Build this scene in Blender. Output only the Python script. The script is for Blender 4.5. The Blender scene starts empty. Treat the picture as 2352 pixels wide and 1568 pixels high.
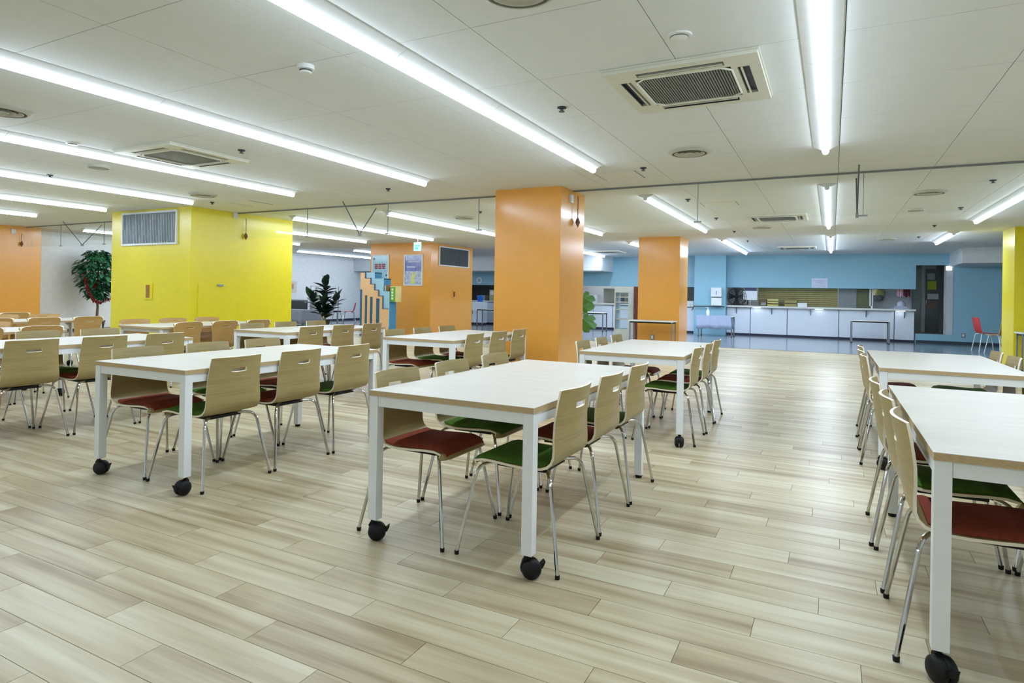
import bpy, bmesh, math, random
from mathutils import Vector, Matrix

random.seed(7)
SC = bpy.context.scene
COL = SC.collection

# ------------------------------------------------------------------ camera
F_PX, YAW, PITCH, ROLL, CY, CX = 1430.1211, 0.4848, -0.0033, -0.0177, 671.5914, 1157.019
CAM_H = 1.2262
IMG_W, IMG_H = 2352.0, 1568.0
cy_, sy_ = math.cos(YAW), math.sin(YAW)
fwd = Vector((-sy_ * math.cos(PITCH), cy_ * math.cos(PITCH), -math.sin(PITCH)))
right = Vector((cy_, sy_, 0.0))
down = fwd.cross(right)
r2 = math.cos(ROLL) * right + math.sin(ROLL) * down
d2 = -math.sin(ROLL) * right + math.cos(ROLL) * down
cam_data = bpy.data.cameras.new('camera')
cam = bpy.data.objects.new('camera', cam_data)
COL.objects.link(cam)
m = Matrix.Identity(4)
for i in range(3):
    m[i][0] = r2[i]; m[i][1] = -d2[i]; m[i][2] = -fwd[i]
m.translation = Vector((0, 0, CAM_H))
cam.matrix_world = m
cam_data.sensor_width = 36.0
cam_data.lens = F_PX / IMG_W * 36.0
cam_data.shift_x = (IMG_W / 2 - CX) / IMG_W
cam_data.shift_y = (CY - IMG_H / 2) / IMG_W
cam_data.clip_end = 200
SC.camera = cam

def project(P):
    d = Vector(P) - Vector((0, 0, CAM_H))
    z = d.dot(fwd)
    if z < 0.05:
        return None
    return (CX + F_PX * d.dot(r2) / z, CY + F_PX * d.dot(d2) / z, z)

# ------------------------------------------------------------------ world, exposure
world = bpy.data.worlds.new('world'); SC.world = world
world.use_nodes = True
world.node_tree.nodes['Background'].inputs[0].default_value = (0.75, 0.82, 0.9, 1)
world.node_tree.nodes['Background'].inputs[1].default_value = 0.05
SC.view_settings.view_transform = 'Standard'
SC.view_settings.look = 'None'
SC.view_settings.exposure = 0.0
SC.view_settings.gamma = 1.0
SC.view_settings.use_curve_mapping = False
SC.cycles.max_bounces = 6
SC.cycles.diffuse_bounces = 4
SC.cycles.glossy_bounces = 3
SC.cycles.transparent_max_bounces = 12
SC.cycles.caustics_reflective = False
SC.cycles.caustics_refractive = False
SC.cycles.use_adaptive_sampling = True
SC.cycles.adaptive_threshold = 0.1
SC.cycles.adaptive_min_samples = 16
LED_STRENGTH = 80.0
LED_SIDE = 12.0
LED_FAR_BOOST = 1.8          # boost added to the far bay's tubes to brighten the blue wall and counter
LED_COLOR = (0.76, 0.885, 1.06)

# ------------------------------------------------------------------ materials
def lin(c):
    out = []
    for v in c[:3]:
        v = v / 255.0
        out.append(v / 12.92 if v <= 0.04045 else ((v + 0.055) / 1.055) ** 2.4)
    return tuple(out)

MATS = {}
def mat(name, rgb, rough=0.5, metal=0.0, var=0.04, scale=8.0, bump=0.0, bscale=120.0, spec=0.5, stretch=None, coat=0.0):
    """procedural paint / plastic / cloth: base colour broken up by a little noise, optional fine bump"""
    if name in MATS:
        return MATS[name]
    M = bpy.data.materials.new(name); M.use_nodes = True
    N = M.node_tree.nodes; L = M.node_tree.links
    b = N['Principled BSDF']
    base = lin(rgb)
    tc = N.new('ShaderNodeTexCoord'); mp = N.new('ShaderNodeMapping')
    L.new(tc.outputs['Object'], mp.inputs['Vector'])
    if stretch: mp.inputs['Scale'].default_value = stretch
    nz = N.new('ShaderNodeTexNoise'); nz.inputs['Scale'].default_value = scale; nz.inputs['Detail'].default_value = 3
    L.new(mp.outputs['Vector'], nz.inputs['Vector'])
    rp = N.new('ShaderNodeValToRGB')
    rp.color_ramp.elements[0].position = 0.3; rp.color_ramp.elements[1].position = 0.7
    rp.color_ramp.elements[0].color = tuple(max(0, c * (1 - var)) for c in base) + (1,)
    rp.color_ramp.elements[1].color = tuple(min(1, c * (1 + var)) for c in base) + (1,)
    L.new(nz.outputs['Fac'], rp.inputs['Fac']); L.new(rp.outputs['Color'], b.inputs['Base Color'])
    b.inputs['Roughness'].default_value = rough
    b.inputs['Metallic'].default_value = metal
    b.inputs['Specular IOR Level'].default_value = spec
    if coat: b.inputs['Coat Weight'].default_value = coat; b.inputs['Coat Roughness'].default_value = 0.15
    if bump > 0:
        n2 = N.new('ShaderNodeTexNoise'); n2.inputs['Scale'].default_value = bscale; n2.inputs['Detail'].default_value = 2
        L.new(tc.outputs['Object'], n2.inputs['Vector'])
        bp = N.new('ShaderNodeBump'); bp.inputs['Strength'].default_value = bump; bp.inputs['Distance'].default_value = 0.002
        L.new(n2.outputs['Fac'], bp.inputs['Height']); L.new(bp.outputs['Normal'], b.inputs['Normal'])
    MATS[name] = M
    return M

def wood(name, c0, c1, rough=0.4, stretch=(2, 30, 2), scale=3.0, spec=0.5):
    if name in MATS: return MATS[name]
    M = bpy.data.materials.new(name); M.use_nodes = True
    N = M.node_tree.nodes; L = M.node_tree.links; b = N['Principled BSDF']
    tc = N.new('ShaderNodeTexCoord'); mp = N.new('ShaderNodeMapping'); mp.inputs['Scale'].default_value = stretch
    L.new(tc.outputs['Object'], mp.inputs['Vector'])
    nz = N.new('ShaderNodeTexNoise'); nz.inputs['Scale'].default_value = scale; nz.inputs['Detail'].default_value = 6; nz.inputs['Roughness'].default_value = 0.6
    L.new(mp.outputs['Vector'], nz.inputs['Vector'])
    rp = N.new('ShaderNodeValToRGB')
    rp.color_ramp.elements[0].position = 0.32; rp.color_ramp.elements[0].color = lin(c0) + (1,)
    rp.color_ramp.elements[1].position = 0.68; rp.color_ramp.elements[1].color = lin(c1) + (1,)
    L.new(nz.outputs['Fac'], rp.inputs['Fac']); L.new(rp.outputs['Color'], b.inputs['Base Color'])
    b.inputs['Roughness'].default_value = rough; b.inputs['Specular IOR Level'].default_value = spec
    MATS[name] = M
    return M

def emis(name, color, strength):
    M = bpy.data.materials.new(name); M.use_nodes = True
    N = M.node_tree.nodes; L = M.node_tree.links
    b = N['Principled BSDF']; b.inputs['Base Color'].default_value = tuple(min(0.9, c * 0.9) for c in color) + (1,)
    b.inputs['Emission Color'].default_value = tuple(color) + (1,)
    b.inputs['Emission Strength'].default_value = strength
    M.cycles.emission_sampling = 'FRONT'
    MATS[name] = M
    return M

def clear_glass(name, tint, gloss):
    M = bpy.data.materials.new(name); M.use_nodes = True
    N = M.node_tree.nodes; L = M.node_tree.links
    N.remove(N['Principled BSDF']); out = N['Material Output']
    tr = N.new('ShaderNodeBsdfTransparent'); tr.inputs[0].default_value = tint + (1,)
    gl = N.new('ShaderNodeBsdfGlossy'); gl.inputs['Roughness'].default_value = 0.02
    lw = N.new('ShaderNodeLayerWeight'); lw.inputs['Blend'].default_value = 0.5
    pw = N.new('ShaderNodeMath'); pw.operation = 'POWER'; pw.inputs[1].default_value = 5.0
    L.new(lw.outputs['Facing'], pw.inputs[0])
    fr = N.new('ShaderNodeMath'); fr.operation = 'MULTIPLY_ADD'; fr.inputs[1].default_value = 0.9; fr.inputs[2].default_value = gloss
    L.new(pw.outputs[0], fr.inputs[0])
    mx = N.new('ShaderNodeMixShader')
    L.new(fr.outputs[0], mx.inputs[0]); L.new(tr.outputs[0], mx.inputs[1]); L.new(gl.outputs[0], mx.inputs[2])
    L.new(mx.outputs[0], out.inputs['Surface'])
    MATS[name] = M
    return M

PLANK_W, PLANK_L = 0.152, 0.914
def plank_material():
    M = bpy.data.materials.new('vinyl_plank'); M.use_nodes = True
    N = M.node_tree.nodes; L = M.node_tree.links; b = N['Principled BSDF']
    geo = N.new('ShaderNodeNewGeometry'); sep = N.new('ShaderNodeSeparateXYZ')
    L.new(geo.outputs['Position'], sep.inputs[0])
    def math_(op, a, bb=None):
        n = N.new('ShaderNodeMath'); n.operation = op
        for i, v in enumerate((a, bb)):
            if v is None: continue
            if isinstance(v, (int, float)): n.inputs[i].default_value = v
            else: L.new(v, n.inputs[i])
        return n.outputs[0]
    row = math_('FLOOR', math_('DIVIDE', math_('ADD', sep.outputs['Y'], 30.4), PLANK_W))
    off = math_('MULTIPLY', math_('FRACT', math_('MULTIPLY', row, 0.381966)), PLANK_L)
    xs = math_('ADD', math_('ADD', sep.outputs['X'], 40.0), off)
    colm = math_('FLOOR', math_('DIVIDE', xs, PLANK_L))
    cmb = N.new('ShaderNodeCombineXYZ'); L.new(row, cmb.inputs[0]); L.new(colm, cmb.inputs[1])
    wn = N.new('ShaderNodeTexWhiteNoise'); wn.noise_dimensions = '2D'; L.new(cmb.outputs[0], wn.inputs['Vector'])
    # grain runs along X, each plank samples its own piece of the noise
    gx = math_('ADD', math_('MULTIPLY', sep.outputs['X'], 0.9), math_('MULTIPLY', wn.outputs['Value'], 57.0))
    gy = math_('ADD', math_('MULTIPLY', sep.outputs['Y'], 13.0), math_('MULTIPLY', wn.outputs['Value'], 131.0))
    g = N.new('ShaderNodeCombineXYZ'); L.new(gx, g.inputs[0]); L.new(gy, g.inputs[1])
    n1 = N.new('ShaderNodeTexNoise'); n1.inputs['Scale'].default_value = 1.0; n1.inputs['Detail'].default_value = 2.5
    L.new(g.outputs[0], n1.inputs['Vector'])
    gx2 = math_('MULTIPLY', gx, 3.0); gy2 = math_('MULTIPLY', gy, 7.0)
    g2 = N.new('ShaderNodeCombineXYZ'); L.new(gx2, g2.inputs[0]); L.new(gy2, g2.inputs[1])
    n2 = N.new('ShaderNodeTexNoise'); n2.inputs['Scale'].default_value = 1.0; n2.inputs['Detail'].default_value = 4
    L.new(g2.outputs[0], n2.inputs['Vector'])
    fac = math_('ADD', math_('ADD', math_('MULTIPLY', n1.outputs['Fac'], 0.75), math_('MULTIPLY', n2.outputs['Fac'], 0.15)),
                math_('MULTIPLY', math_('SUBTRACT', wn.outputs['Value'], 0.5), 0.16))
    rp = N.new('ShaderNodeValToRGB')
    e = rp.color_ramp.elements
    e[0].position = 0.27; e[0].color = lin((152, 133, 100)) + (1,)
    e[1].position = 0.64; e[1].color = lin((208, 200, 170)) + (1,)
    e2 = e.new(0.45); e2.color = lin((186, 172, 138)) + (1,)
    L.new(fac, rp.inputs['Fac']); L.new(rp.outputs['Color'], b.inputs['Base Color'])
    b.inputs['Roughness'].default_value = 0.36
    b.inputs['Specular IOR Level'].default_value = 0.38
    bp = N.new('ShaderNodeBump'); bp.inputs['Strength'].default_value = 0.08; bp.inputs['Distance'].default_value = 0.001
    L.new(n2.outputs['Fac'], bp.inputs['Height']); L.new(bp.outputs['Normal'], b.inputs['Normal'])
    MATS['vinyl_plank'] = M
    return M

white_paint = mat('white_paint', (240, 242, 242), 0.6)
ceil_board = mat('ceiling_board', (222, 226, 223), 0.8, var=0.015, bump=0.08, bscale=160)
joint_dark = mat('joint_dark_filler', (120, 120, 112), 0.9)  # dark grey backing behind the open ceiling joints
orange_paint = mat('orange_wall_paint', (226, 160, 68), 0.2, var=0.02, bump=0.05, bscale=60)
yellow_paint = mat('yellow_wall_paint', (220, 205, 26), 0.28, var=0.02, bump=0.05, bscale=60)
blue_paint = mat('teal_blue_wall_paint', (142, 191, 211), 0.45, var=0.02)
table_white = mat('white_steel', (228, 231, 229), 0.35, var=0.02)
top_lam = wood('pale_maple_laminate', (194, 188, 174), (202, 198, 186), 0.42, (1.5, 18, 1), 2.0, spec=0.35)
top_edge = wood('maple_edge_band', (172, 146, 104), (192, 168, 124), 0.5, (20, 20, 60))
ply = wood('oak_plywood', (150, 131, 82), (168, 150, 100), 0.4, (1.5, 4, 34), 2.5)
ply_edge = mat('plywood_edge', (236, 226, 202), 0.5)
tan_ply = wood('tan_plywood', (178, 138, 78), (190, 152, 92), 0.35, (2, 2, 20), 2.5)
red_pad = mat('rust_red_fabric', (134, 62, 42), 0.95, var=0.15, scale=60, bump=0.5, bscale=500, spec=0.2)
green_pad = mat('moss_green_fabric', (76, 112, 36), 0.95, var=0.15, scale=60, bump=0.5, bscale=500, spec=0.2)
chrome = mat('chrome', (200, 200, 198), 0.12, 1.0, var=0.0)
black_plastic = mat('black_plastic', (12, 12, 14), 0.5, spec=0.3)
dark_grey = mat('dark_grey', (62, 66, 68), 0.6)
mid_grey = mat('mid_grey', (140, 146, 148), 0.5)
steel = mat('brushed_steel', (150, 155, 158), 0.35, 0.9, var=0.03)
grey_floor = mat('grey_vinyl_floor', (112, 120, 128), 0.16, var=0.06, scale=30)
counter_white = mat('counter_white_panel', (218, 228, 240), 0.35, var=0.01)
baseboard_m = mat('dark_baseboard', (58, 56, 76), 0.5)
led = emis('led_diffuser', LED_COLOR, LED_STRENGTH)
led_side = emis('led_diffuser_side', LED_COLOR, LED_SIDE)
led_far = emis('led_diffuser_boosted', LED_COLOR, LED_STRENGTH * LED_FAR_BOOST)
led_far_side = emis('led_diffuser_boosted_side', LED_COLOR, LED_SIDE * LED_FAR_BOOST)
pane_m = clear_glass('smoke_glass', (0.975, 0.99, 0.985), 0.02)
plank_m = plank_material()

# ------------------------------------------------------------------ mesh builder
class MB:
    def __init__(s):
        s.v = []; s.f = []; s.m = []
    def add(s, verts, faces, mi=0):
        o = len(s.v); s.v += [tuple(v) for v in verts]
        for f in faces:
            s.f.append([i + o for i in f]); s.m.append(mi)
        return s
    def box(s, x0, x1, y0, y1, z0, z1, mi=0):
        return s.add([(x0,y0,z0),(x1,y0,z0),(x1,y1,z0),(x0,y1,z0),(x0,y0,z1),(x1,y0,z1),(x1,y1,z1),(x0,y1,z1)],
              [(0,3,2,1),(4,5,6,7),(0,1,5,4),(1,2,6,5),(2,3,7,6),(3,0,4,7)], mi)
    def cbox(s, cx, cy, cz, sx, sy, sz, mi=0):
        return s.box(cx-sx/2, cx+sx/2, cy-sy/2, cy+sy/2, cz-sz/2, cz+sz/2, mi)
    def prism(s, poly, axis, a0, a1, mi=0):
        """poly: 2-D outline (counter-clockwise), extruded along axis 0/1/2"""
        n = len(poly)
        def P(p, a):
            if axis == 0: return (a, p[0], p[1])
            if axis == 1: return (p[0], a, p[1])
            return (p[0], p[1], a)
        V = [P(p, a0) for p in poly] + [P(p, a1) for p in poly]
        Fs = [tuple(range(n))[::-1], tuple(range(n, 2*n))] + [(i, (i+1) % n, n + (i+1) % n, n + i) for i in range(n)]
        return s.add(V, Fs, mi)
    def tube(s, pts, r, n=8, mi=0, cap=True):
        pts = [Vector(p) for p in pts]
        rs = r if isinstance(r, (list, tuple)) else [r] * len(pts)
        rings = []
        ref = None
        for i, p in enumerate(pts):
            if i == 0: t = pts[1] - pts[0]
            elif i == len(pts) - 1: t = pts[-1] - pts[-2]
            else: t = (pts[i+1] - p).normalized() + (p - pts[i-1]).normalized()
            t.normalize()
            if ref is None:
                ref = Vector((0, 0, 1)) if abs(t.z) < 0.9 else Vector((1, 0, 0))
            a = (ref - t * ref.dot(t)).normalized(); ref = a
            bb = t.cross(a)
            rings.append([p + (a * math.cos(2*math.pi*k/n) + bb * math.sin(2*math.pi*k/n)) * rs[i] for k in range(n)])
        V = [v for rg in rings for v in rg]; Fs = []
        for i in range(len(pts) - 1):
            for k in range(n):
                Fs.append((i*n+k, i*n+(k+1) % n, (i+1)*n+(k+1) % n, (i+1)*n+k))
        if cap:
            Fs.append(tuple(range(n))[::-1]); Fs.append(tuple(range((len(pts)-1)*n, len(pts)*n)))
        return s.add(V, Fs, mi)
    def lathe(s, prof, n=20, c=(0, 0, 0), mi=0, cap=True):
        V = []; Fs = []
        for (r, z) in prof:
            for k in range(n):
                a = 2*math.pi*k/n
                V.append((c[0] + r*math.cos(a), c[1] + r*math.sin(a), c[2] + z))
        for i in range(len(prof) - 1):
            for k in range(n):
                Fs.append((i*n+k, i*n+(k+1) % n, (i+1)*n+(k+1) % n, (i+1)*n+k))
        if cap and prof[0][0] > 1e-5: Fs.append(tuple(range(n))[::-1])
        if cap and prof[-1][0] > 1e-5: Fs.append(tuple(range((len(prof)-1)*n, len(prof)*n)))
        return s.add(V, Fs, mi)
    def mesh(s, name, mats, bevel=0.0, smooth=False, merge=False):
        me = bpy.data.meshes.new(name)
        me.from_pydata(s.v, [], s.f)
        if not isinstance(mats, (list, tuple)): mats = [mats]
        for mm in mats: me.materials.append(mm)
        for p, i in zip(me.polygons, s.m): p.material_index = i
        bm = bmesh.new(); bm.from_mesh(me)
        if merge: bmesh.ops.remove_doubles(bm, verts=bm.verts, dist=1e-5)
        if bevel > 0:
            es = [e for e in bm.edges if len(e.link_faces) == 2 and e.calc_face_angle(0) > 0.6]
            bmesh.ops.bevel(bm, geom=es, offset=bevel, segments=2, affect='EDGES', profile=0.7, clamp_overlap=True)
        bmesh.ops.recalc_face_normals(bm, faces=bm.faces)
        bm.to_mesh(me); bm.free()
        if smooth:
            for p in me.polygons: p.use_smooth = True
            try: me.set_sharp_from_angle(angle=math.radians(40))
            except Exception: pass
        me.update()
        return me
    def obj(s, name, mats, parent=None, **kw):
        return link(name, s.mesh(name, mats, **kw), parent)

def link(name, me, parent=None, loc=(0, 0, 0), rz=0.0):
    o = bpy.data.objects.new(name, me); COL.objects.link(o)
    o.location = loc; o.rotation_euler = (0, 0, rz)
    if parent is not None: o.parent = parent
    return o

def thing(name, label, cat, loc=(0, 0, 0), rz=0.0, group=None):
    o = bpy.data.objects.new(name, None); COL.objects.link(o)
    o.empty_display_size = 0.1
    o.location = loc; o.rotation_euler = (0, 0, rz)
    return tag(o, label, cat, group)

def tag(o, label, cat, group=None):
    o['label'] = label; o['category'] = cat
    if group: o['group'] = group
    return o

def struct(o, label=None):
    o['kind'] = 'structure'
    if label: o['label'] = label
    return o

CH = {}
def copy_tree(o, parent=None):
    c = o.copy(); COL.objects.link(c)
    c.parent = parent
    for ch in list(o.children): copy_tree(ch, c)
    return c

# ------------------------------------------------------------------ room shell
CEIL = 2.684
XL, XR, YB, YW, YG = -18.5, 7.6, -6.0, 22.4, 16.4

def seen(x, y, z, pad=260):
    q = project((x, y, z))
    return q is not None and -pad < q[0] < IMG_W + pad and -pad < q[1] < IMG_H + pad

# floor: base slab + planks
fl = MB().box(XL, XR, YB, YG, -0.06, -0.003).obj('floor', mat('plank_joint', (140, 124, 92), 0.8)); struct(fl, 'pale wood-look plank floor of the dining hall')
pm = MB().add([(0.0008,0.0008,-0.014),(PLANK_L-0.0008,0.0008,-0.014),(PLANK_L-0.0008,PLANK_W-0.0008,-0.014),(0.0008,PLANK_W-0.0008,-0.014),
               (0.0012,0.0012,0),(PLANK_L-0.0012,0.0012,0),(PLANK_L-0.0012,PLANK_W-0.0012,0),(0.0012,PLANK_W-0.0012,0)],
              [(4,5,6,7),(0,1,5,4),(1,2,6,5),(2,3,7,6),(3,0,4,7)])
plank_me = pm.mesh('plank', plank_m)
planks = []
r0 = int((YB + 30.4) / PLANK_W) + 1
r = r0
while True:
    y0 = r * PLANK_W - 30.4
    if y0 + PLANK_W > YG + 0.01: break
    off = ((r * 0.381966) % 1.0) * PLANK_L
    c = int((XL + 40.0 + off) / PLANK_L)
    while True:
        x0 = c * PLANK_L - 40.0 - off
        if x0 > XR: break
        if x0 + PLANK_L > XL: planks.append((x0, y0))
        c += 1
    r += 1
def psize(p):
    x, y = p[0] + PLANK_L/2, p[1] + PLANK_W/2
    d = math.hypot(x, y)
    return (0 if seen(x, y, 0) else 1, d)
planks.sort(key=psize)
for (x0, y0) in planks[:300]:
    link('plank', plank_me, fl, (x0, y0, 0))
rest = MB()
for (x0, y0) in planks[300:]:
    xa, xb = max(x0, XL) + 0.0008, min(x0 + PLANK_L, XR) - 0.0008
    ya, yb = y0 + 0.0008, y0 + PLANK_W - 0.0008
    if xb - xa < 0.01: continue
    rest.add([(xa,ya,-0.014),(xb,ya,-0.014),(xb,yb,-0.014),(xa,yb,-0.014),(xa,ya,0),(xb,ya,0),(xb,yb,0),(xa,yb,0)],
             [(4,5,6,7),(0,1,5,4),(1,2,6,5),(2,3,7,6),(3,0,4,7)])
o = rest.obj('plank_field', plank_m, fl); o['kind'] = 'stuff'
o = MB().box(XL, XR, YG, YW + 3.2, -0.06, 0.0).obj('floor', grey_floor); struct(o, 'glossy dark grey vinyl floor before the kitchen counter')

# ceiling: slab + 910 mm boards with open joints
ce = MB().box(XL, XR, YB, YW, CEIL + 0.012, CEIL + 0.1).obj('ceiling', joint_dark); struct(ce, 'off-white ceiling of square boards')
PS = 0.91
GX0, GY0 = -1.775, 2.01
boards = []
i0 = int(math.floor((XL - GX0) / PS)); i1 = int(math.ceil((XR - GX0) / PS))
j0 = int(math.floor((YB - GY0) / PS)); j1 = int(math.ceil((YW - GY0) / PS))
g_ = 0.0022
for i in range(i0, i1):
    for j in range(j0, j1):
        boards.append((GX0 + i * PS, GY0 + j * PS))
def bsize(b):
    x, y = b[0] + PS/2, b[1] + PS/2
    full = b[0] >= XL and b[0] + PS <= XR and b[1] >= YB and b[1] + PS <= YW
    return (0 if (seen(x, y, CEIL) and full) else 1, math.hypot(x, y))
boards.sort(key=bsize)
board_me = MB().box(g_, PS - g_, g_, PS - g_, 0, 0.013).mesh('ceiling_board', ceil_board)
for (x, y) in boards[:290]:
    link('ceiling_board', board_me, ce, (x, y, CEIL))
rest = MB()
for (x, y) in boards[290:]:
    xa, xb = max(x, XL) + g_, min(x + PS, XR) - g_
    ya, yb = max(y, YB) + g_, min(y + PS, YW) - g_
    if xb - xa > 0.02 and yb - ya > 0.02: rest.box(xa, xb, ya, yb, CEIL, CEIL + 0.013)
o = rest.obj('ceiling_board_field', ceil_board, ce); o['kind'] = 'stuff'

# outer walls
wl = MB().box(XL - 0.12, XL, YB, YW + 3.2, -0.06, CEIL + 0.1).obj('wall_left', white_paint); struct(wl, 'plain white wall along the left of the hall')
o = MB().box(XR, XR + 0.12, YB, YW + 3.2, -0.06, CEIL + 0.1).obj('wall_right', white_paint); struct(o, 'white wall on the right')
o = MB().box(XL - 0.12, XR + 0.12, YB - 0.12, YB, -0.06, CEIL + 0.1).obj('wall_back', white_paint); struct(o, 'white wall behind the viewer')
o = MB().box(XL, XL + 0.012, 8.42, YW, 0, 0.075).obj('baseboard_left', baseboard_m); struct(o, 'dark purple baseboard along the white wall')

# far blue wall with kitchen hatch and door opening
DX0, DX1 = 2.24, 3.0
for (x0, x1, y0, z0, z1, lb) in (
        (XL, DX0, YW, 1.61, CEIL + 0.1, 'teal blue wall above the kitchen serving hatch'),
        (DX0, 3.16, YW, 2.33, CEIL + 0.1, 'teal blue wall above the door opening'),
        (DX0, 3.16, YW, 0.0, 0.27, 'teal blue sill below the door opening'),
        (3.16, XR, YW, 0.0, CEIL + 0.1, 'teal blue wall right of the door opening'),
        (-4.21, -3.17, YW - 0.28, 0.0, CEIL + 0.1, 'teal blue pilaster between the two hatches'),
        (XL, -13.41, YW, 0.0, 1.61, 'teal blue wall at the far left')):
    o = MB().box(x0, x1, y0, YW + 0.15, z0, z1).obj('wall_far', blue_paint); struct(o, lb)
o = MB().box(DX1, 3.16, YW - 0.01, YW + 0.5, 0.27, 2.33).obj('trim_1', mat('door_jamb_paint', (196, 206, 212), 0.5)); struct(o, 'pale door jamb')
o = MB().box(2.26, XR, YW - 0.012, YW, 0.0, 0.08).obj('baseboard_far', mat('navy_baseboard', (46, 62, 78), 0.5)); struct(o, 'dark baseboard under the blue wall')
# soffits
o = MB().box(XL, -7.21, 21.0, YW, 2.134, CEIL + 0.01).obj('trim_2', mat('soffit_white', (214, 220, 224), 0.6)); struct(o, 'white boxed soffit above the left kitchen hatch')
o = MB().box(3.06, XR, 20.3, YW, 2.28, CEIL + 0.01).obj('trim_3', mat('soffit_grey', (208, 214, 216), 0.6)); struct(o, 'pale boxed soffit in the right corner')
# kitchen behind
kw = mat('kitchen_wall', (150, 156, 160), 0.5)
k = MB(); k.box(XL, XR, YW + 3.0, YW + 3.15, 0, 2.6); k.box(XL, XR, YW + 0.15, YW + 3.0, 2.5, 2.6)
o = k.obj('wall_kitchen', kw); struct(o, 'grey kitchen wall behind the hatch')
o = MB().box(1.2, 2.9, YW + 1.3, YW + 1.42, 0.0, 2.5).obj('wall_partition', mat('kitchen_white_wall', (206, 212, 220), 0.5)); struct(o, 'white kitchen partition seen through the hatch')

# ------------------------------------------------------------------ pillars and service blocks
def pillar(name, x0, x1, y0, y1, m, label):
    o = MB().box(x0, x1, y0, y1, 0.0, CEIL + 0.005).obj(name, m, bevel=0.006)
    return tag(o, label, 'pillar')
pillar('square_pillar', -4.19, -3.2, 7.66, 8.55, orange_paint, 'large square orange pillar in the middle of the hall')
pillar('square_pillar', -4.2, -3.2, 15.03, 15.95, orange_paint, 'smaller-looking orange pillar with a side table, before the kitchen counter')
pillar('square_pillar', 3.05, 4.05, 14.92, 15.85, yellow_paint, 'yellow pillar at the right edge')
pillar('square_pillar', -18.5, -17.6, 7.5, 8.42, orange_paint, 'orange pillar at the left edge beside the white wall')

louver_m = mat('grey_louver', (132, 142, 148), 0.5)
frame_m = mat('pale_frame', (214, 218, 216), 0.45)
def louvered_grille(parent, axis, a0, a1, z0, z1, face, m, n):
    """vent grille with vertical blades, on a face of a block; axis 0 = runs along X (faces -Y), 1 = runs along Y (faces +X)"""
    def bx(b, u0, u1, d0, d1, za, zb, mi=0):
        if axis == 0: b.box(u0, u1, face - d1, face - d0, za, zb, mi)
        else: b.box(face + d0, face + d1, u0, u1, za, zb, mi)
    b = MB(); bx(b, a0, a1, 0.0, 0.01, z0, z1)
    g = b.obj('vent_grille', m, parent)
    f = MB(); t = 0.035
    bx(f, a0 - t, a1 + t, 0, 0.03, z1, z1 + t); bx(f, a0 - t, a1 + t, 0, 0.03, z0 - t, z0)
    bx(f, a0 - t, a0, 0, 0.03, z0, z1); bx(f, a1, a1 + t, 0, 0.03, z0, z1)
    f.obj('grille_frame', frame_m, g)
    s = MB(); w = (a1 - a0) / n
    for i in range(n): bx(s, a0 + w*(i+0.15), a0 + w*(i+0.62), 0.01, 0.018, z0, z1)
    q = s.obj('louver_blades', m, g); q['kind'] = 'stuff'
    return g

yb = thing('service_block', 'big yellow boxed-in shaft with a grey vent grille near its top', 'shaft', (-11.18, 8.3, 0))
def sub(parent, o):
    o.parent = parent; o.matrix_parent_inverse = Matrix.Translation(-parent.location); return o
body = MB().box(-12.36, -10.0, 7.13, 9.46, 0, CEIL + 0.005).obj('body', yellow_paint, bevel=0.006); sub(yb, body)
sub(yb, louvered_grille(None, 0, -11.98, -10.4, 2.06, 2.61, 7.13, louver_m, 34))
n = MB(); n.box(-11.30, -11.06, 7.115, 7.13, 1.02, 1.32); n.box(-11.235, -11.125, 7.108, 7.116, 1.05, 1.29, 1)
sub(yb, n.obj('alarm_niche', [yellow_paint, mat('brown_label', (150, 92, 30), 0.5, var=0.3, scale=30)], bevel=0.002))
d = MB(); d.box(-10.0, -9.985, 7.28, 8.1, 0.05, 1.33)
dd = d.obj('access_door', yellow_paint, bevel=0.003); sub(yb, dd)
hh = MB().box(-9.985, -9.955, 7.66, 7.78, 1.285, 1.32).obj('handle', mid_grey, dd, bevel=0.004)

ob = thing('service_block', 'orange boxed-in shaft with two posters and a dark vent grille', 'shaft', (-11.25, 15.9, 0))
sub(ob, MB().box(-12.36, -10.15, 14.78, 17.1, 0, CEIL + 0.005).obj('body', orange_paint, bevel=0.006))
sub(ob, louvered_grille(None, 1, 15.2, 16.8, 2.07, 2.58, -10.15, mat('charcoal_louver', (66, 74, 78), 0.5), 34))
n = MB().box(-10.15, -10.135, 15.92, 16.1, 1.08, 1.34)
n.box(-10.136, -10.128, 15.96, 16.06, 1.13, 1.29, 1)
sub(ob, n.obj('alarm_niche', [orange_paint, mat('brass_plate', (120, 84, 40), 0.4, 0.6)], bevel=0.002))

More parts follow.
